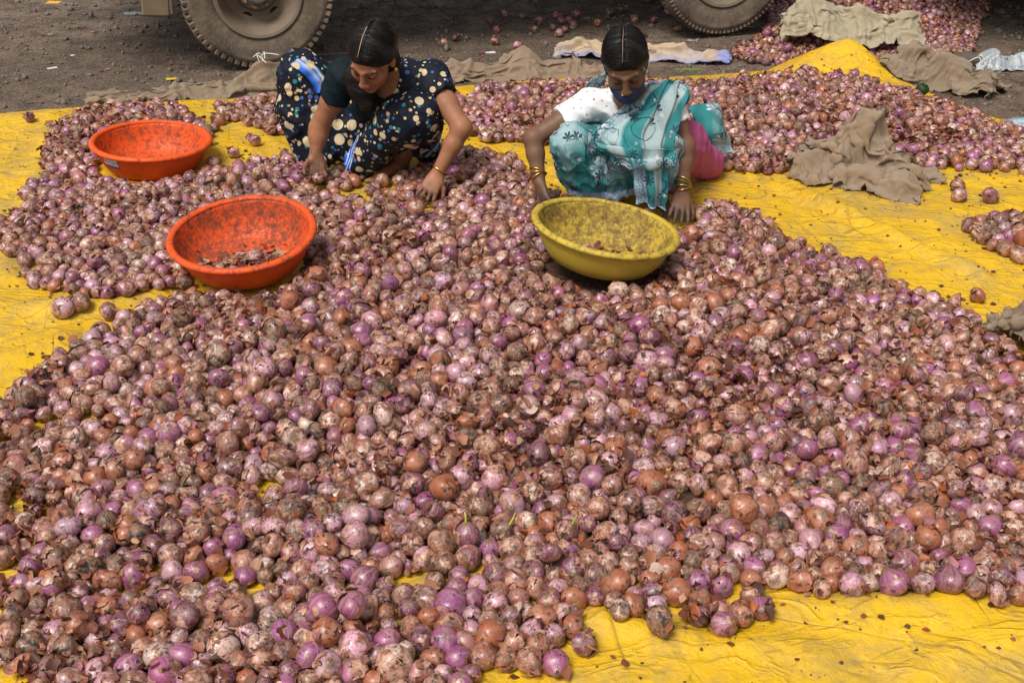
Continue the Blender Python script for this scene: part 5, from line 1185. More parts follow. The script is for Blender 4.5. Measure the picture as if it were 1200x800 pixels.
def onion_mat():
    m = Mat('onion_skin', .5, .6); oc = m.attr('oc', 'Vector'); ta = m.n('Attribute', attribute_name='tint'); tint = ta.outputs['Color']; seed = ta.outputs['Alpha']; par = m.xyz(m.attr('par', 'Vector'))
    sv = m.vmath('SCALE', m.comb(seed, m.math('MULTIPLY', seed, 1.7), m.math('MULTIPLY', seed, .6)), scale=60.0); p = m.vmath('ADD', oc, sv)
    x, y, z = m.xyz(oc); rho = m.math('MAXIMUM', m.math('SQRT', m.math('ADD', m.math('MULTIPLY', x, x), m.math('MULTIPLY', y, y))), .02)
    mer = m.vmath('ADD', m.comb(m.math('MULTIPLY', m.math('DIVIDE', x, rho), 9.0), m.math('MULTIPLY', m.math('DIVIDE', y, rho), 9.0), m.math('MULTIPLY', z, .8)), sv)
    s1 = m.noise(mer, 1.0, 3, .6); s2 = m.noise(m.vmath('SCALE', mer, scale=.35), 1.0, 2, .5)
    big = m.noise(p, 1.25, 3, .55); mid = m.noise(p, 2.7, 6, .66, .3); fine = m.noise(p, 9.0, 5, .7)
    # flesh: pink to violet gloss with darker meridians
    flesh = m.mix(m.ramp(s1, [(.36, .5), (.60, 0.0)]), tint, m.mix(1.0, tint, (.62, .40, .50), 'MULTIPLY'))
    flesh = m.mix(m.ramp(s2, [(.48, 0.0), (.70, .38)]), flesh, (.62, .44, .41))
    flesh = m.mix(m.ramp(m.noise(p, 4.2, 4, .6), [(.50, 0.0), (.64, .8)]), flesh, (.32, .135, .085))
    # paper: dry brown outer skin, torn over part of the bulb
    pa = m.noise(m.vmath('ADD', p, (9.1, 3.3, 5.7)), 1.5, 3, .6)
    paper = m.mix(m.ramp(s1, [(.32, 0.0), (.66, 1.0)]), m.mix(fine, (.19, .06, .032), (.085, .027, .017)), m.mix(fine, (.43, .185, .10), (.28, .105, .058)))
    paper = m.mix(m.ramp(pa, [(.45, 0.0), (.58, .9)]), paper, m.mix(s1, (.42, .20, .135), (.62, .40, .295)))
    paper = m.mix(m.ramp(par[2], [(0.0, 0.0), (1.0, .85)]), paper, m.mix(s1, (.42, .105, .026), (.21, .05, .017)))
    pf = m.math('MULTIPLY_ADD', par[1], .62, m.math('SUBTRACT', m.math('ADD', m.math('MULTIPLY', big, 1.15), m.math('MULTIPLY', mid, .45)), 1.10))
    pm = m.ramp(pf, [(.0, 0.0), (.04, 1.0)])
    c = m.mix(pm, flesh, paper)
    edge = m.ramp(pf, [(.0, 0.0), (.015, .8), (.05, 0.0)]); c = m.mix(edge, c, (.12, .042, .025))
    # soil smears and black mould
    df = m.math('MULTIPLY_ADD', par[0], .46, m.math('SUBTRACT', m.math('ADD', m.math('MULTIPLY', m.noise(m.vmath('ADD', p, (2., 7., 1.)), 1.9, 6, .70, .4), 1.35), m.math('MULTIPLY', fine, .30)), 1.075))
    dm = m.ramp(df, [(0.0, 0.0), (.05, .6), (.14, .95)]); c = m.mix(dm, c, m.mix(m.ramp(mid, [(.42, 0.0), (.60, 1.0)]), (.22, .112, .062), (.045, .021, .013)))
    mo = m.ramp(m.math('ADD', m.math('MULTIPLY', m.noise(p, 1.9, 6, .72), 1.0), m.math('MULTIPLY', par[0], .10)), [(.606, 0.0), (.640, 1.0)]); c = m.mix(m.math('MULTIPLY', mo, .93), c, (.015, .010, .009))
    sp = m.ramp(m.noise(p, 11.0, 2, .5), [(.69, 0.0), (.73, .8)]); c = m.mix(sp, c, (.05, .024, .016))
    # neck and root plate
    nk = m.ramp(m.math('ADD', z, m.math('MULTIPLY', m.math('SUBTRACT', fine, .5), .10)), [(.925, 0.0), (.975, .9), (.99, 1.0)]); c = m.mix(nk, c, m.mix(s1, (.045, .022, .014), (.30, .17, .09)))
    rt = m.ramp(m.math('ADD', m.math('MULTIPLY', z, -1.0), m.math('MULTIPLY', m.math('SUBTRACT', fine, .5), .10)), [(.95, 0.0), (.985, .9)]); c = m.mix(rt, c, m.mix(fine, (.04, .022, .015), (.36, .25, .15)))
    m.set('Base Color', c)
    m.set('Roughness', m.math('ADD', m.math('MULTIPLY', m.math('MAXIMUM', m.math('MULTIPLY', pm, .7), dm), .30), m.math('MULTIPLY_ADD', fine, .16, .17)))
    h = m.math('ADD', m.math('ADD', m.math('MULTIPLY', s1, .5), m.math('MULTIPLY', fine, .5)), m.math('ADD', m.math('MULTIPLY', pm, .5), m.math('MULTIPLY', dm, .5)))
    m.set('Coat Weight', m.math('MULTIPLY', m.math('SUBTRACT', 1.0, dm), .45)); m.set('Coat Roughness', .26)
    m.set('Normal', m.bump(h, .45, .0045)); return m.m
M_onion = onion_mat()
def scrap_mat():
    m = Mat('dry_onion_skin', .5, .4); t = m.attr('tint'); p = m.gen(); n = m.noise(p, 90, 5, .65); c = m.mix(n, m.mix(1.0, t, (.55, .5, .5), 'MULTIPLY'), m.mix(1.0, t, (1.25, 1.2, 1.15), 'MULTIPLY'))
    m.set('Base Color', c); m.set('Normal', m.bump(n, .4, .003))
    tr = m.n('BsdfTranslucent', {'Color': c}); mx = m.n('MixShader', {0: .28, 1: m.b.outputs[0], 2: tr.outputs[0]}); m.t.links.new(mx.outputs[0], m.t.nodes['Material Output'].inputs['Surface']); return m.m
M_scrap = scrap_mat()
# the kinds seen in the photograph: name, tint of the flesh, share, paper cover, rust, dirt
KINDS = [('violet', (.27, .068, .18), .16, .22, 0.0, .24), ('lilac', (.49, .27, .33), .22, .36, 0.0, .34), ('plum', (.16, .04, .085), .11, .38, 0.1, .38), ('brown', (.36, .15, .135), .25, .66, 0.12, .46),
         ('rusty', (.38, .105, .036), .10, .80, .75, .30), ('straw', (.60, .43, .35), .08, .46, 0.0, .42), ('muddy', (.24, .10, .095), .08, .58, 0.1, .74)]
def onion_params(n, r_):
    k = r_.choice(len(KINDS), n, p=np.array([q[2] for q in KINDS]) / sum(q[2] for q in KINDS)); K = [np.array([q[i] for q in KINDS]) for i in (1, 3, 4, 5)]
    tint = K[0][k] * np.exp(r_.normal(0, .16, (n, 1))) * np.exp(r_.normal(0, .05, (n, 3))); par = np.stack([K[3][k] + r_.normal(0, .14, n), K[1][k] + r_.normal(0, .14, n), np.clip(K[2][k] + r_.normal(0, .12, n), 0, 1)], -1)
    return k, np.c_[tint, r_.random(n)], np.clip(par, 0, 1)
def rots(n, r_):                                        # random turns, most onions lying on their sides
    q = r_.normal(size=(n, 4)); q /= np.linalg.norm(q, axis=1)[:, None]; w_, x, y, z = q.T
    return np.stack([np.stack([1 - 2 * (y * y + z * z), 2 * (x * y - z * w_), 2 * (x * z + y * w_)], -1), np.stack([2 * (x * y + z * w_), 1 - 2 * (x * x + z * z), 2 * (y * z - x * w_)], -1), np.stack([2 * (x * z - y * w_), 2 * (y * z + x * w_), 1 - 2 * (x * x + y * y)], -1)], 1)

def onions():
    r_ = np.random.default_rng(11); n = len(OP); kind, tint, par = onion_params(n, r_); ROT = rots(n, r_)
    # which onions the camera sees largest: discs into a small depth-ordered picture
    pr = proj(OP); rad = ORD * FPX / pr[:, 2]; order = np.argsort(-np.linalg.norm(OP - np.array([0, 0, CAM_H]), axis=1)); buf = np.full((400, 600), -1)
    for c, a, b in OBST: pass
    for i in order:
        x, y, q = pr[i, 0] / 2, pr[i, 1] / 2, rad[i] / 2; x0, x1, y0, y1 = int(max(0, x - q)), int(min(600, x + q + 2)), int(max(0, y - q)), int(min(400, y + q + 2))
        if x1 <= x0 or y1 <= y0: continue
        yy, xx = np.ogrid[y0:y1, x0:x1]; buf[y0:y1, x0:x1][(xx - x) ** 2 + (yy - y) ** 2 < q * q] = i
    area = np.bincount(buf[buf >= 0], minlength=n)
    seen = np.nonzero(area > 0)[0]; pick = np.argsort(-area)[:300]; pickset = set(pick.tolist())
    drop = np.zeros(n, bool); drop[pick] = True
    deep = (area == 0) & (pr[:, 1] > -20) & (pr[:, 1] < 820) & (pr[:, 0] > -20) & (pr[:, 0] < 1220) & (r_.random(n) < .72)
    rest = np.nonzero(~drop & ~deep)[0]
    # all the others: one mass
    protos = []
    for k in range(26):
        v, oc, f = onion_shape(r_, 4, 10); paper = np.zeros(len(v))
        if r_.random() < .75:
            for _ in range(r_.integers(1, 3)):
                a, b, c = skin_shape(r_, 5, 4, .88); f = np.r_[f, c + len(v)]; v = np.r_[v, a]; oc = np.r_[oc, b]; paper = np.r_[paper, np.ones(len(a))]
        protos.append((v, oc, f, paper))
    pk = r_.integers(0, len(protos), len(rest)); VV, OO, FF, TT, PP = [], [], [], [], []; base = 0
    for k, (v, oc, f, paper) in enumerate(protos):
        ids = rest[pk == k]; m = len(ids)
        if not m: continue
        st = np.exp(r_.normal(0, .09, (m, 1, 3))); V = np.einsum('nij,nvj->nvi', ROT[ids], v[None] * st) * ORD[ids][:, None, None] + OP[ids][:, None, :]
        VV.append(V.reshape(-1, 3)); OO.append(np.tile(oc, (m, 1))); FF.append((f[None] + (np.arange(m) * len(v))[:, None, None]).reshape(-1, 4) + base); base += m * len(v)
        TT.append(np.repeat(tint[ids], len(v), 0)); q = np.repeat(par[ids][:, None, :], len(v), 1); q[:, :, 1] = np.where(paper[None] > 0, 1.3, q[:, :, 1]); PP.append(q.reshape(-1, 3))
    o = mesh_obj('onions', np.concatenate(VV), np.concatenate(FF), M_onion, attrs={'oc': ('FLOAT_VECTOR', np.concatenate(OO)), 'tint': ('FLOAT_COLOR', np.concatenate(TT)), 'par': ('FLOAT_VECTOR', np.concatenate(PP))})
    tag(o, 'thousands of dirty purple and brown onions heaped on the sheet and behind it', 'onions', None, 'stuff')
    # the three hundred that show largest, each a thing of its own
    TH = .0045
    def zone(x, y):
        col = ['far left', 'left', 'centre left', 'middle', 'centre right', 'right', 'far right'][int(np.clip(x / 1200 * 7, 0, 6))]
        return col
    info = []
    for i in pick:
        px, py = pr[i, :2]
        s = 'small ' if ORD[i] < .0275 else ('large ' if ORD[i] > .0325 else ''); kn = KINDS[kind[i]][0]
        info.append((i, px, py, s, kn))
    pts = pr[pick, :2]
    labels = {}
    marks = [('the bare front strip', (1000, 745)), ('the front left corner', (0, 800)), ('the heap\'s right end', (1200, 600)), ('the yellow basin', (709, 330)), ('the tipped orange basin', (287, 330)),
             ('the bare left edge', (0, 560)), ('the heap\'s front tip', (640, 800)), ('the heap\'s middle', (600, 520)), ('the heap\'s right half', (880, 560)), ('the heap\'s left half', (300, 600)), ('the bare upper right', (1100, 330)),
             ('the lower left', (230, 730)), ('the lower centre', (470, 680)), ('the right middle', (1040, 480)), ('the left middle', (150, 480))]
    def nb(i, side):                                   # the neighbour on one side
        px, py = pr[i, :2]; d = pr[seen, :2] - (px, py); sel = {'left': d[:, 0] < -np.abs(d[:, 1]), 'right': d[:, 0] > np.abs(d[:, 1]), 'above': d[:, 1] < -np.abs(d[:, 0]), 'below': d[:, 1] > np.abs(d[:, 0])}[side] & (area[seen] > 25)
        if not sel.any(): return None
        l = np.where(sel, np.hypot(*d.T), 1e9); k = l.argmin(); return KINDS[kind[seen[k]]][0] if l[k] < rad[i] * 2.6 else 'sheet'
    cand = {}
    for i, px, py, s, kn in info:
        near = min(marks, key=lambda q: math.hypot(px - q[1][0], py - q[1][1]))[0]; l, r2, ab_, be = (nb(i, q) or 'sheet' for q in ('left', 'right', 'above', 'below'))
        cand[i] = [f'{s}{kn} onion near {near}', f'{s}{kn} onion between {l} left and {r2} right, near {near}', f'{s}{kn} onion, {ab_} above, {be} below, near {near}', f'{s}{kn} onion, {l} left, {r2} right, {ab_} above, near {near}',
                   f'{s}{kn} onion, {l} left, {r2} right, {ab_} above, {be} below, near {near}']
    left = set(cand)
    for lev in range(5):
        cnt = {}
        for i in cand: cnt.setdefault(cand[i][lev], []).append(i)
        for i in list(left):
            if len(cnt[cand[i][lev]]) == 1 and len(cand[i][lev].split()) <= 16: labels[i] = cand[i][lev]; left.discard(i)
    def wh(px, py): return f"{['upper', 'middle', 'lower'][int(np.clip((py - 200) / 200, 0, 2))]} {['far left', 'left', 'centre', 'right', 'far right'][int(np.clip(px / 240, 0, 4))]}"
    used = set(labels.values())
    for i in sorted(left, key=lambda q: -area[q]):
        px, py = pr[i, :2]; b0 = [q for q in info if q[0] == i][0]
        for t in (f'{b0[3]}{b0[4]} onion, {nb(i, "left") or "sheet"} left, {nb(i, "below") or "sheet"} below, {wh(px, py)} of the photo', f'{b0[3]}{b0[4]} onion, {nb(i, "right") or "sheet"} right, {nb(i, "above") or "sheet"} above, {wh(px, py)} of the photo',
                  f'{b0[3]}{b0[4]} onion, {nb(i, "left") or "sheet"} left, {nb(i, "right") or "sheet"} right, {nb(i, "below") or "sheet"} below, {wh(px, py)}', f'{b0[3]}{b0[4]} onion {int(round(px / 12))} percent across and {int(round(py / 8))} percent down the photo'):
            if t not in used: break
        labels[i] = t; used.add(t)
    for i in pick:
        v, oc, f = onion_shape(r_, 11, 20); M = ROT[i]; V = (v * np.exp(r_.normal(0, .07, 3))) @ M.T * ORD[i]; nV = len(v)
        mk = lambda nm, V, oc, f, pa, parent=None: mesh_obj(nm, V, f, M_onion, parent, attrs={'oc': ('FLOAT_VECTOR', oc), 'tint': ('FLOAT_COLOR', np.tile(tint[i], (len(V), 1))), 'par': ('FLOAT_VECTOR', np.tile(pa, (len(V), 1)))})
        o = mk('onion', V, oc, f, par[i]); o.location = OP[i]; tag(o, labels[i], 'onion', 'loose onions of the heaps')
        if r_.random() < .8:
            for _ in range(r_.integers(1, 4)):
                a, b, c = skin_shape(r_, 7, 6, .88); mk('papery_skin', a @ M.T * ORD[i], b, c, (par[i][0], 1.3, par[i][2]), o)
        if r_.random() < .3:                           # a tuft of dry roots
            a = M @ np.array([0, 0, -1.0]); mb = MB()
            for _ in range(7):
                d = unit(a + r_.normal(0, .45, 3)); b0 = a * ORD[i] * .86 + r_.normal(0, .003, 3); mb.tube([tuple(b0), tuple(b0 + d * r_.uniform(.005, .010)), tuple(b0 + d * r_.uniform(.010, .018) + r_.normal(0, .003, 3))], [.0008, .0006, .0003], 4)
            mb.build('roots', M_root, o)
        if r_.random() < .05:                          # a fresh shoot at the neck
            a = M @ np.array([0, 0, 1.0]) * ORD[i]; d = unit(M @ np.array([0, 0, 1.0]) + (0, 0, .9)); q = [a * .9, a + d * .018, a + d * .034 + r_.normal(0, .006, 3)]
            MB().tube([tuple(t) for t in catmull(q, 7)], list(np.linspace(.0035, .001, 7)), 6).build('shoot', M_shoot, o)
    return area
M_root = mat_plain('dry_roots', (.34, .24, .15), .8)
M_shoot = mat_plain('yellow_green_shoot', (.42, .46, .08), .5)
AREA = onions()

# ------------------------------------------------------------------ what lies between the onions: broken skins, soil
def litter():
    r_ = np.random.default_rng(5)
    # packed skins and soil inside the heaps, coloured darker to deepen crevice shade
    g = .03; xs = np.arange(-4.0, 5.2, g); ys = np.arange(1.5, 9.6, g); X, Y = np.meshgrid(xs, ys, indexing='ij'); H = heap_h(X, Y); Zf = floor_z(X.ravel(), Y.ravel()).reshape(X.shape)
    Z = Zf + np.maximum(H - .062, -.03) + .008 * fbm2(X, Y, 14, 3, 9); msk = (H > .045); c = msk[:-1, :-1] | msk[1:, :-1] | msk[1:, 1:] | msk[:-1, 1:]
    i, j = np.nonzero(c); n = len(ys); F = np.stack([i * n + j, (i + 1) * n + j, (i + 1) * n + j + 1, i * n + j + 1], -1); u, inv = np.unique(F, return_inverse=True)
    V = np.stack([X, Y, Z], -1).reshape(-1, 3)[u]; m = Mat('packed_skins_and_soil', .9, .2); p = m.gen(); a = m.noise(p, 60, 6, .7); m.set('Base Color', m.ramp(a, [(.3, (.035, .02, .015)), (.5, (.085, .045, .03)), (.7, (.20, .10, .065))])); m.set('Normal', m.bump(a, .8, .02))
    tag(mesh_obj('onion_litter', V, inv.reshape(-1, 4), m.m), 'brown mass of broken skins and soil packed between the heaped onions', 'onion litter', None, 'stuff')
    # torn skins scattered over everything
    pr = proj(OP); seen = np.nonzero(AREA > 0)[0]; N = 23000; wgt = np.exp(3.2 * fbm2(OP[seen, 0], OP[seen, 1], 3.2, 3, 90)); k = r_.choice(seen, N, p=wgt / wgt.sum()); a = r_.random(N) * 6.283; q = ORD[k] * r_.uniform(.55, 1.25, N)
    c = OP[k] + np.stack([np.cos(a) * q, np.sin(a) * q, ORD[k] * r_.uniform(.0, .95, N) * np.where(q < ORD[k] * .8, 1, .45)], -1)
    # and over the bare sheet round the heaps
    M2 = 2600; xy = np.c_[r_.uniform(-3, 3.6, M2 * 6), r_.uniform(1.6, 7.2, M2 * 6)]; dd = np.full(len(xy), -9.)
    for kk, (poly, *_x) in HEAPS.items(): dd = np.maximum(dd, smooth_poly_dist(xy[:, 0], xy[:, 1], poly))
    pk = r_.random(len(xy)) < np.where(dd < 0, np.exp(dd / .10) * .8 + .035, 0); xy = xy[pk]; c2 = np.c_[xy, floor_z(xy[:, 0], xy[:, 1]) + .004]
    c = np.r_[c, c2]; T = len(c); flat = np.r_[np.zeros(N), np.ones(len(c2))].astype(bool)
    size = np.where(flat, np.minimum(r_.gamma(1.6, .0026, T) + .002, .010), np.minimum(r_.gamma(2.4, .0034, T) + .004, .018)); asp = r_.uniform(.5, 1.3, T); curl = np.clip(r_.normal(0, .7, T), -.9, .9)
    nu, nv = 4, 4; u, v = np.meshgrid(np.linspace(-1, 1, nu), np.linspace(-1, 1, nv), indexing='ij')
    ed = np.maximum(np.abs(u), np.abs(v)) ** 2
    x = u[None] * (1 - .4 * v[None] ** 2) * (1 + .16 * r_.normal(size=(T, nu, nv))); y = v[None] * (1 - .35 * u[None] ** 2) * asp[:, None, None] * (1 + .18 * r_.normal(size=(T, nu, nv)))
    cu = np.where(flat, r_.uniform(.1, .8, T), r_.uniform(.3, 1.9, T))[:, None, None]; z = (1 - np.cos(x * cu)) / cu + np.where(r_.random(T) < .4, .22, .07)[:, None, None] * r_.normal(size=(T, nu, nv)); x = np.sin(x * cu) / cu
    L = np.stack([x, y, z], -1).reshape(T, -1, 3) * size[:, None, None]; ax = r_.normal(0, 1, (T, 3)); tilt = np.where(flat, .12, .6)
    yaw = r_.random(T) * 6.283; nx = np.stack([ax[:, 0] * tilt, ax[:, 1] * tilt, np.ones(T)], -1); nx /= np.linalg.norm(nx, axis=1)[:, None]; t1 = np.stack([np.cos(yaw), np.sin(yaw), np.zeros(T)], -1); t1 -= nx * (t1 * nx).sum(1)[:, None]; t1 /= np.linalg.norm(t1, axis=1)[:, None]; t2 = np.cross(nx, t1)
    V = c[:, None, :] + L[..., :1] * t1[:, None] + L[..., 1:2] * t2[:, None] + np.abs(L[..., 2:]) * np.where(flat, 1, 1)[:, None, None] * nx[:, None]
    i, j = np.meshgrid(np.arange(nu - 1), np.arange(nv - 1), indexing='ij'); k4 = (i * nv + j).ravel(); f = np.stack([k4, k4 + nv, k4 + nv + 1, k4 + 1], -1); F = (f[None] + (np.arange(T) * nu * nv)[:, None, None]).reshape(-1, 4)
    pal = np.array([(.30, .115, .06), (.42, .19, .11), (.20, .07, .04), (.50, .30, .19), (.44, .12, .035), (.11, .045, .03), (.36, .14, .16), (.56, .42, .34)]); t = pal[r_.choice(8, T, p=[.24, .10, .30, .05, .05, .20, .05, .01])] * np.exp(r_.normal(0, .15, (T, 1)))
    t = np.where(flat[:, None], t * .75, t)
    tag(mesh_obj('onion_skins', V.reshape(-1, 3), F, M_scrap, attrs={'tint': ('FLOAT_COLOR', np.repeat(np.c_[t, np.ones(T)], nu * nv, 0))}), 'torn papery onion skins strewn over the heaps and the yellow sheet', 'onion skins', None, 'stuff')
    # soil crumbs on the sheet
    Mx = 5200; xy = np.c_[r_.uniform(-3.4, 4.2, Mx), r_.uniform(1.5, 7.0, Mx)]; xy = xy[(on_tarp(xy[:, 0], xy[:, 1]) > .02) & (heap_h(xy[:, 0], xy[:, 1]) < .03)]; T = len(xy); s = r_.gamma(1.6, .0012, T) + .001
    oct_ = np.array([(1, 0, 0), (-1, 0, 0), (0, 1, 0), (0, -1, 0), (0, 0, 1), (0, 0, -.6)], float); of = np.array([(0, 2, 4), (2, 1, 4), (1, 3, 4), (3, 0, 4), (2, 0, 5), (1, 2, 5), (3, 1, 5), (0, 3, 5)])
    def crumbs(name, c, s, mat, label, cat):
        T = len(c); V = c[:, None] + oct_[None] * s[:, None, None] * (1 + .35 * r_.normal(size=(T, 6, 3))); F = (of[None] + (np.arange(T) * 6)[:, None, None]).reshape(-1, 3)
        tag(mesh_obj(name, V.reshape(-1, 3), F, mat, smooth=False), label, cat, None, 'stuff')
    crumbs('soil_crumbs', np.c_[xy, floor_z(xy[:, 0], xy[:, 1]) + s * .3], s, mat_plain('dark_soil', (.075, .05, .035), .9), 'small dark crumbs of soil scattered over the yellow sheet', 'soil')
    # stones on the earth
    Mx = 16000; xy = np.c_[r_.uniform(-6, 6.5, Mx), r_.uniform(5.3, 11.5, Mx)]; xy = xy[on_tarp(xy[:, 0], xy[:, 1]) < -.02]; T = len(xy); s = r_.gamma(1.5, .0042, T) + .002
    s = np.minimum(s, .03)
    crumbs('gravel', np.c_[xy, ground_z(xy[:, 0], xy[:, 1]) + s * .15], s, mat_plain('grey_brown_stone', (.15, .12, .095), .85, .6, 9, .3), 'loose stones and grit on the bare earth', 'gravel')
    Mx = 2600; xy = np.c_[r_.uniform(-5, 5.5, Mx), r_.uniform(5.3, 10.5, Mx)]; xy = xy[(on_tarp(xy[:, 0], xy[:, 1]) < -.05) & (fbm2(xy[:, 0], xy[:, 1], 1.1, 3, 50) + r_.normal(0, .25, len(xy)) > .05)]; T = len(xy); sz = np.minimum(r_.gamma(1.5, .006, T) + .004, .035)
    gv, gu = np.meshgrid(np.linspace(-1, 1, 3), np.linspace(-1, 1, 4)); L = np.stack([gu[None] * (1 + .3 * r_.normal(size=(T, 4, 3))), gv[None] * .6 * (1 + .4 * r_.normal(size=(T, 4, 3))), .15 * np.abs(r_.normal(size=(T, 4, 3)))], -1).reshape(T, -1, 3) * sz[:, None, None]
    a = r_.random(T) * 6.283; V = np.stack([L[..., 0] * np.cos(a)[:, None] - L[..., 1] * np.sin(a)[:, None] + xy[:, :1], L[..., 0] * np.sin(a)[:, None] + L[..., 1] * np.cos(a)[:, None] + xy[:, 1:], L[..., 2] + (ground_z(xy[:, 0], xy[:, 1]) + .003)[:, None]], -1)
    ii, jj = np.meshgrid(np.arange(3), np.arange(2), indexing='ij'); kk = (ii * 3 + jj).ravel(); ff = np.stack([kk, kk + 3, kk + 4, kk + 1], -1); tt = np.array([(.30, .125, .07), (.42, .22, .14), (.10, .06, .045), (.45, .42, .38), (.30, .10, .12), (.07, .045, .035)])[r_.choice(6, T, p=[.2, .12, .3, .1, .06, .22])]
    tag(mesh_obj('yard_litter', V.reshape(-1, 3), (ff[None] + (np.arange(T) * 12)[:, None, None]).reshape(-1, 4), M_scrap, attrs={'tint': ('FLOAT_COLOR', np.repeat(np.c_[tt, np.ones(T)], 12, 0))}), 'bits of dry skin, paper and leaf trodden into the bare earth', 'litter', None, 'stuff')
    # scraps and small onions in the tipped basin, a few skins in the yellow one
    def in_basin(c, tiltx, rolly, depth, n, cx, cy, spread, label, sz, big):
        Mx = np.array(Matrix.Rotation(rolly, 3, 'Y') @ Matrix.Rotation(tiltx, 3, 'X')); base = c - np.array([0, 0, depth]); L = np.c_[r_.normal(cx, spread[0], n), r_.normal(cy, spread[1], n)]; d = np.hypot(L[:, 0], L[:, 1]); L = L[d < .185]; d = np.hypot(L[:, 0], L[:, 1])
        zf = .012 + np.clip(d - .14, 0, 1) * 1.1; pile = big * np.exp(-((L[:, 0] - cx) / (spread[0] * 1.3)) ** 2 - ((L[:, 1] - cy) / (spread[1] * 1.4)) ** 2); z = zf + pile * r_.random(len(L)); c0 = np.c_[L, z] @ Mx.T + base; T = len(c0)
        s = r_.gamma(4., sz / 4, T); x = u[None] * (1 + .28 * r_.normal(size=(T, nu, nv))); y = v[None] * (1 + .3 * r_.normal(size=(T, nu, nv))); s = np.minimum(s, .018); zz = np.clip(.5 * r_.normal(size=(T, 1, 1)), -.7, .7) * (x ** 2 - .2) + .15 * r_.normal(size=(T, nu, nv)); Ls = np.stack([x, y, np.abs(zz)], -1).reshape(T, -1, 3) * s[:, None, None]
        Rm = rots(T, r_); V = c0[:, None] + np.einsum('nij,nvj->nvi', Rm * np.array([1, 1, 1.])[None, :, None], Ls) * np.array([1, 1, .6]); V[..., 2] += s[:, None] * .25; F = (f[None] + (np.arange(T) * nu * nv)[:, None, None]).reshape(-1, 4); t = pal[r_.choice(8, T, p=[.2, .2, .1, .2, .06, .06, .10, .08])]
        tag(mesh_obj('onion_scraps', V.reshape(-1, 3), F, M_scrap, attrs={'tint': ('FLOAT_COLOR', np.repeat(np.c_[t, np.ones(T)], nu * nv, 0))}), label, 'onion scraps', None, 'stuff'); return base, Mx
    b, Mx = in_basin(B2c, R(8.5), R(-2.5), .15, 950, .01, -.055, (.085, .055), 'heap of torn skins and scraps in the tipped orange basin', .011, .055)
    b3, M3 = in_basin(B3c, R(-1), R(8), .148, 110, .02, .0, (.08, .07), 'a few rusty onion skins left in the yellow basin', .013, .012)
    for (x, y, z, s), lab in (((.035, -.03, .058, .030), 'round brown onion on the scraps in the tipped orange basin'), ((-.03, -.105, .05, .023), 'pale lilac onion near the front of the tipped orange basin'), ((.09, -.09, .05, .02), 'small straw onion at the right in the tipped orange basin'), ((-.085, -.075, .045, .021), 'small pale onion at the left in the tipped orange basin')):
        vv, oc, ff = onion_shape(r_, 11, 20); o = mesh_obj('onion', vv @ rots(1, r_)[0].T * s, ff, M_onion, attrs={'oc': ('FLOAT_VECTOR', oc), 'tint': ('FLOAT_COLOR', np.tile((.42, .27, .28, r_.random()), (len(vv), 1))), 'par': ('FLOAT_VECTOR', np.tile((.45, .5, 0), (len(vv), 1)))}); o.location = Mx @ np.array([x, y, z]) + b; tag(o, lab, 'onion', 'loose onions of the heaps')
    # the onion in the hand of the woman in black
    vv, oc, ff = onion_shape(r_, 11, 20); o = mesh_obj('onion', vv * .027, ff, M_onion, attrs={'oc': ('FLOAT_VECTOR', oc), 'tint': ('FLOAT_COLOR', np.tile((.40, .2, .24, .3), (len(vv), 1))), 'par': ('FLOAT_VECTOR', np.tile((.4, .5, .2), (len(vv), 1)))}); o.location = (WB['wrR'] + unit(WB['haR'] - WB['wrR']) * .085 + np.array([.006, -.040, -.006])); tag(o, 'onion held in the right hand of the woman in black', 'onion', 'loose onions of the heaps')
litter()

# ------------------------------------------------------------------ small things on the ground
def capsicum():
    r_ = .034; T, F = np.meshgrid(np.linspace(0, math.pi, 14), np.arange(24) / 24 * 2 * math.pi, indexing='ij'); q = 1 + .07 * np.cos(4 * F) * np.sin(T); V = np.stack([r_ * q * np.sin(T) * np.cos(F), r_ * q * np.sin(T) * np.sin(F), r_ * .95 * np.cos(T) - .010 * np.exp(-(T / .3) ** 2)], -1).reshape(-1, 3)
    i, j = np.meshgrid(np.arange(13), np.arange(24), indexing='ij'); a = i * 24 + j; b = i * 24 + (j + 1) % 24; m = Mat('green_pepper_skin', .5, .25); n = m.noise(m.obj(), 25, 4); m.set('Base Color', m.mix(n, (.004, .022, .009), (.016, .06, .016)))
    c = at(1078, 121); z = floor_z(c[0], c[1])[0] + .03; o = mesh_obj('green_pepper', V, np.stack([a, a + 24, b + 24, b], -1).reshape(-1, 4), m.m); o.location = (c[0], c[1], z + .02); o.rotation_euler = (.4, .3, 0); tag(o, 'round dark green pepper on the back edge of the yellow sheet', 'pepper')
    MB().tube([(0, 0, .026), (.002, 0, .040), (.008, 0, .050)], [.006, .004, .005], 8).build('stalk', mat_plain('pale_stalk', (.16, .24, .06), .6), o)
capsicum()
def rag(name, px, py, w_, h_, mat, label, cat, seed, rz=0., dz=0., amp=.03, s=.85):
    c = lay(px, py, dz); cloth_obj(name, crumple(w_, h_, 12, 9, s, s, seed, amp, 30, freq=9.), .0015, mat, label, cat, tuple(c), rz)
M_white = mat_plain('white_scrap', (.62, .62, .60), .6); M_yl = mat_plain('yellow_scrap', (.70, .48, .02), .5); M_oy = mat_plain('orange_yellow_peel', (.72, .36, .02), .5); M_lf = mat_plain('green_leaf', (.10, .20, .03), .5); M_red = mat_plain('red_peel', (.40, .03, .03), .5)
rag('plastic_wrapper', 158, 13, .16, .08, M_blue, 'crushed pale plastic wrapper on the earth at top left', 'wrapper', 101, .1)
rag('fruit_peel', 62, 0, .10, .08, M_oy, 'orange yellow peel on the earth at the top left edge', 'peel', 102)
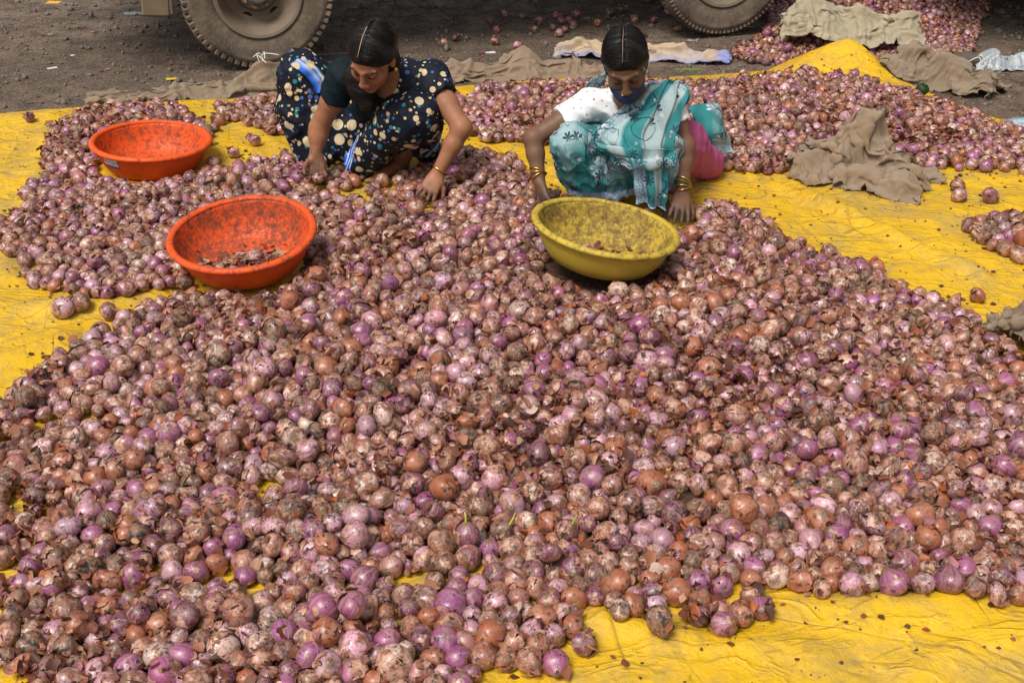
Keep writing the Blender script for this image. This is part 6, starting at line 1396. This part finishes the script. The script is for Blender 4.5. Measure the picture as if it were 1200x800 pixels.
rag('yellow_scrap', 199, 92, .07, .035, M_yl, 'small yellow scrap lying just behind the long sack', 'scrap', 103, .2, .01)
rag('paper_scrap', 668, 48, .13, .07, M_white, 'torn white scrap left of the net bag', 'paper scrap', 104, -.1)
rag('green_leaf', 681, 42, .09, .07, M_lf, 'wilted green leaf beside the white scrap', 'leaf', 105, .6)
rag('green_leaf', 806, 78, .16, .04, M_lf, 'long green leaf under the right end of the net bag', 'leaf', 106, -.1)
rag('paper_scrap', 84, 62, .05, .03, M_white, 'tiny white scrap on the earth left of the truck', 'paper scrap', 107)
rag('paper_scrap', 62, 78, .06, .03, M_white, 'white scrap on the earth nearest the left tarpaulin edge', 'paper scrap', 108, .5)
rag('wood_splinter', 398, 60, .26, .04, mat_plain('grey_wood', (.24, .21, .18), .8), 'grey splinter of board beside the left truck wheel', 'splinter', 109, .15, 0, .01, .97)
rag('wood_splinter', 408, 20, .12, .02, mat_plain('pale_wood', (.34, .30, .24), .8), 'pale splinter on the dark earth under the truck', 'splinter', 110, -.6, 0, .01, .97)
rag('garlic_skin', 575, 58, .07, .05, M_white, 'white flake on the earth behind the limp sack', 'flake', 111)
def stone(px, py, s, label):
    r_ = np.random.default_rng(int(px)); T, F = np.meshgrid(np.linspace(0, math.pi, 10), np.arange(14) / 14 * 2 * math.pi, indexing='ij'); d = np.stack([np.sin(T) * np.cos(F), np.sin(T) * np.sin(F), np.cos(T)], -1); V = d * (1 + .55 * fbm(d * 1.9 + px, 4, 2))[..., None] * np.array([s, s * .8, s * .5]); i, j = np.meshgrid(np.arange(9), np.arange(14), indexing='ij'); a = i * 14 + j; b = i * 14 + (j + 1) % 14
    o = mesh_obj('stone', V.reshape(-1, 3), np.stack([a, a + 14, b + 14, b], -1).reshape(-1, 4), mat_plain('dark_stone', (.09, .07, .055), .85, .4, 12, .5)); c = lay(px, py); o.location = (c[0], c[1], c[2] + s * .3); tag(o, label, 'stone')
stone(1131, 72, .085, 'dark brown stone between the right burlap sack and the plastic bag')
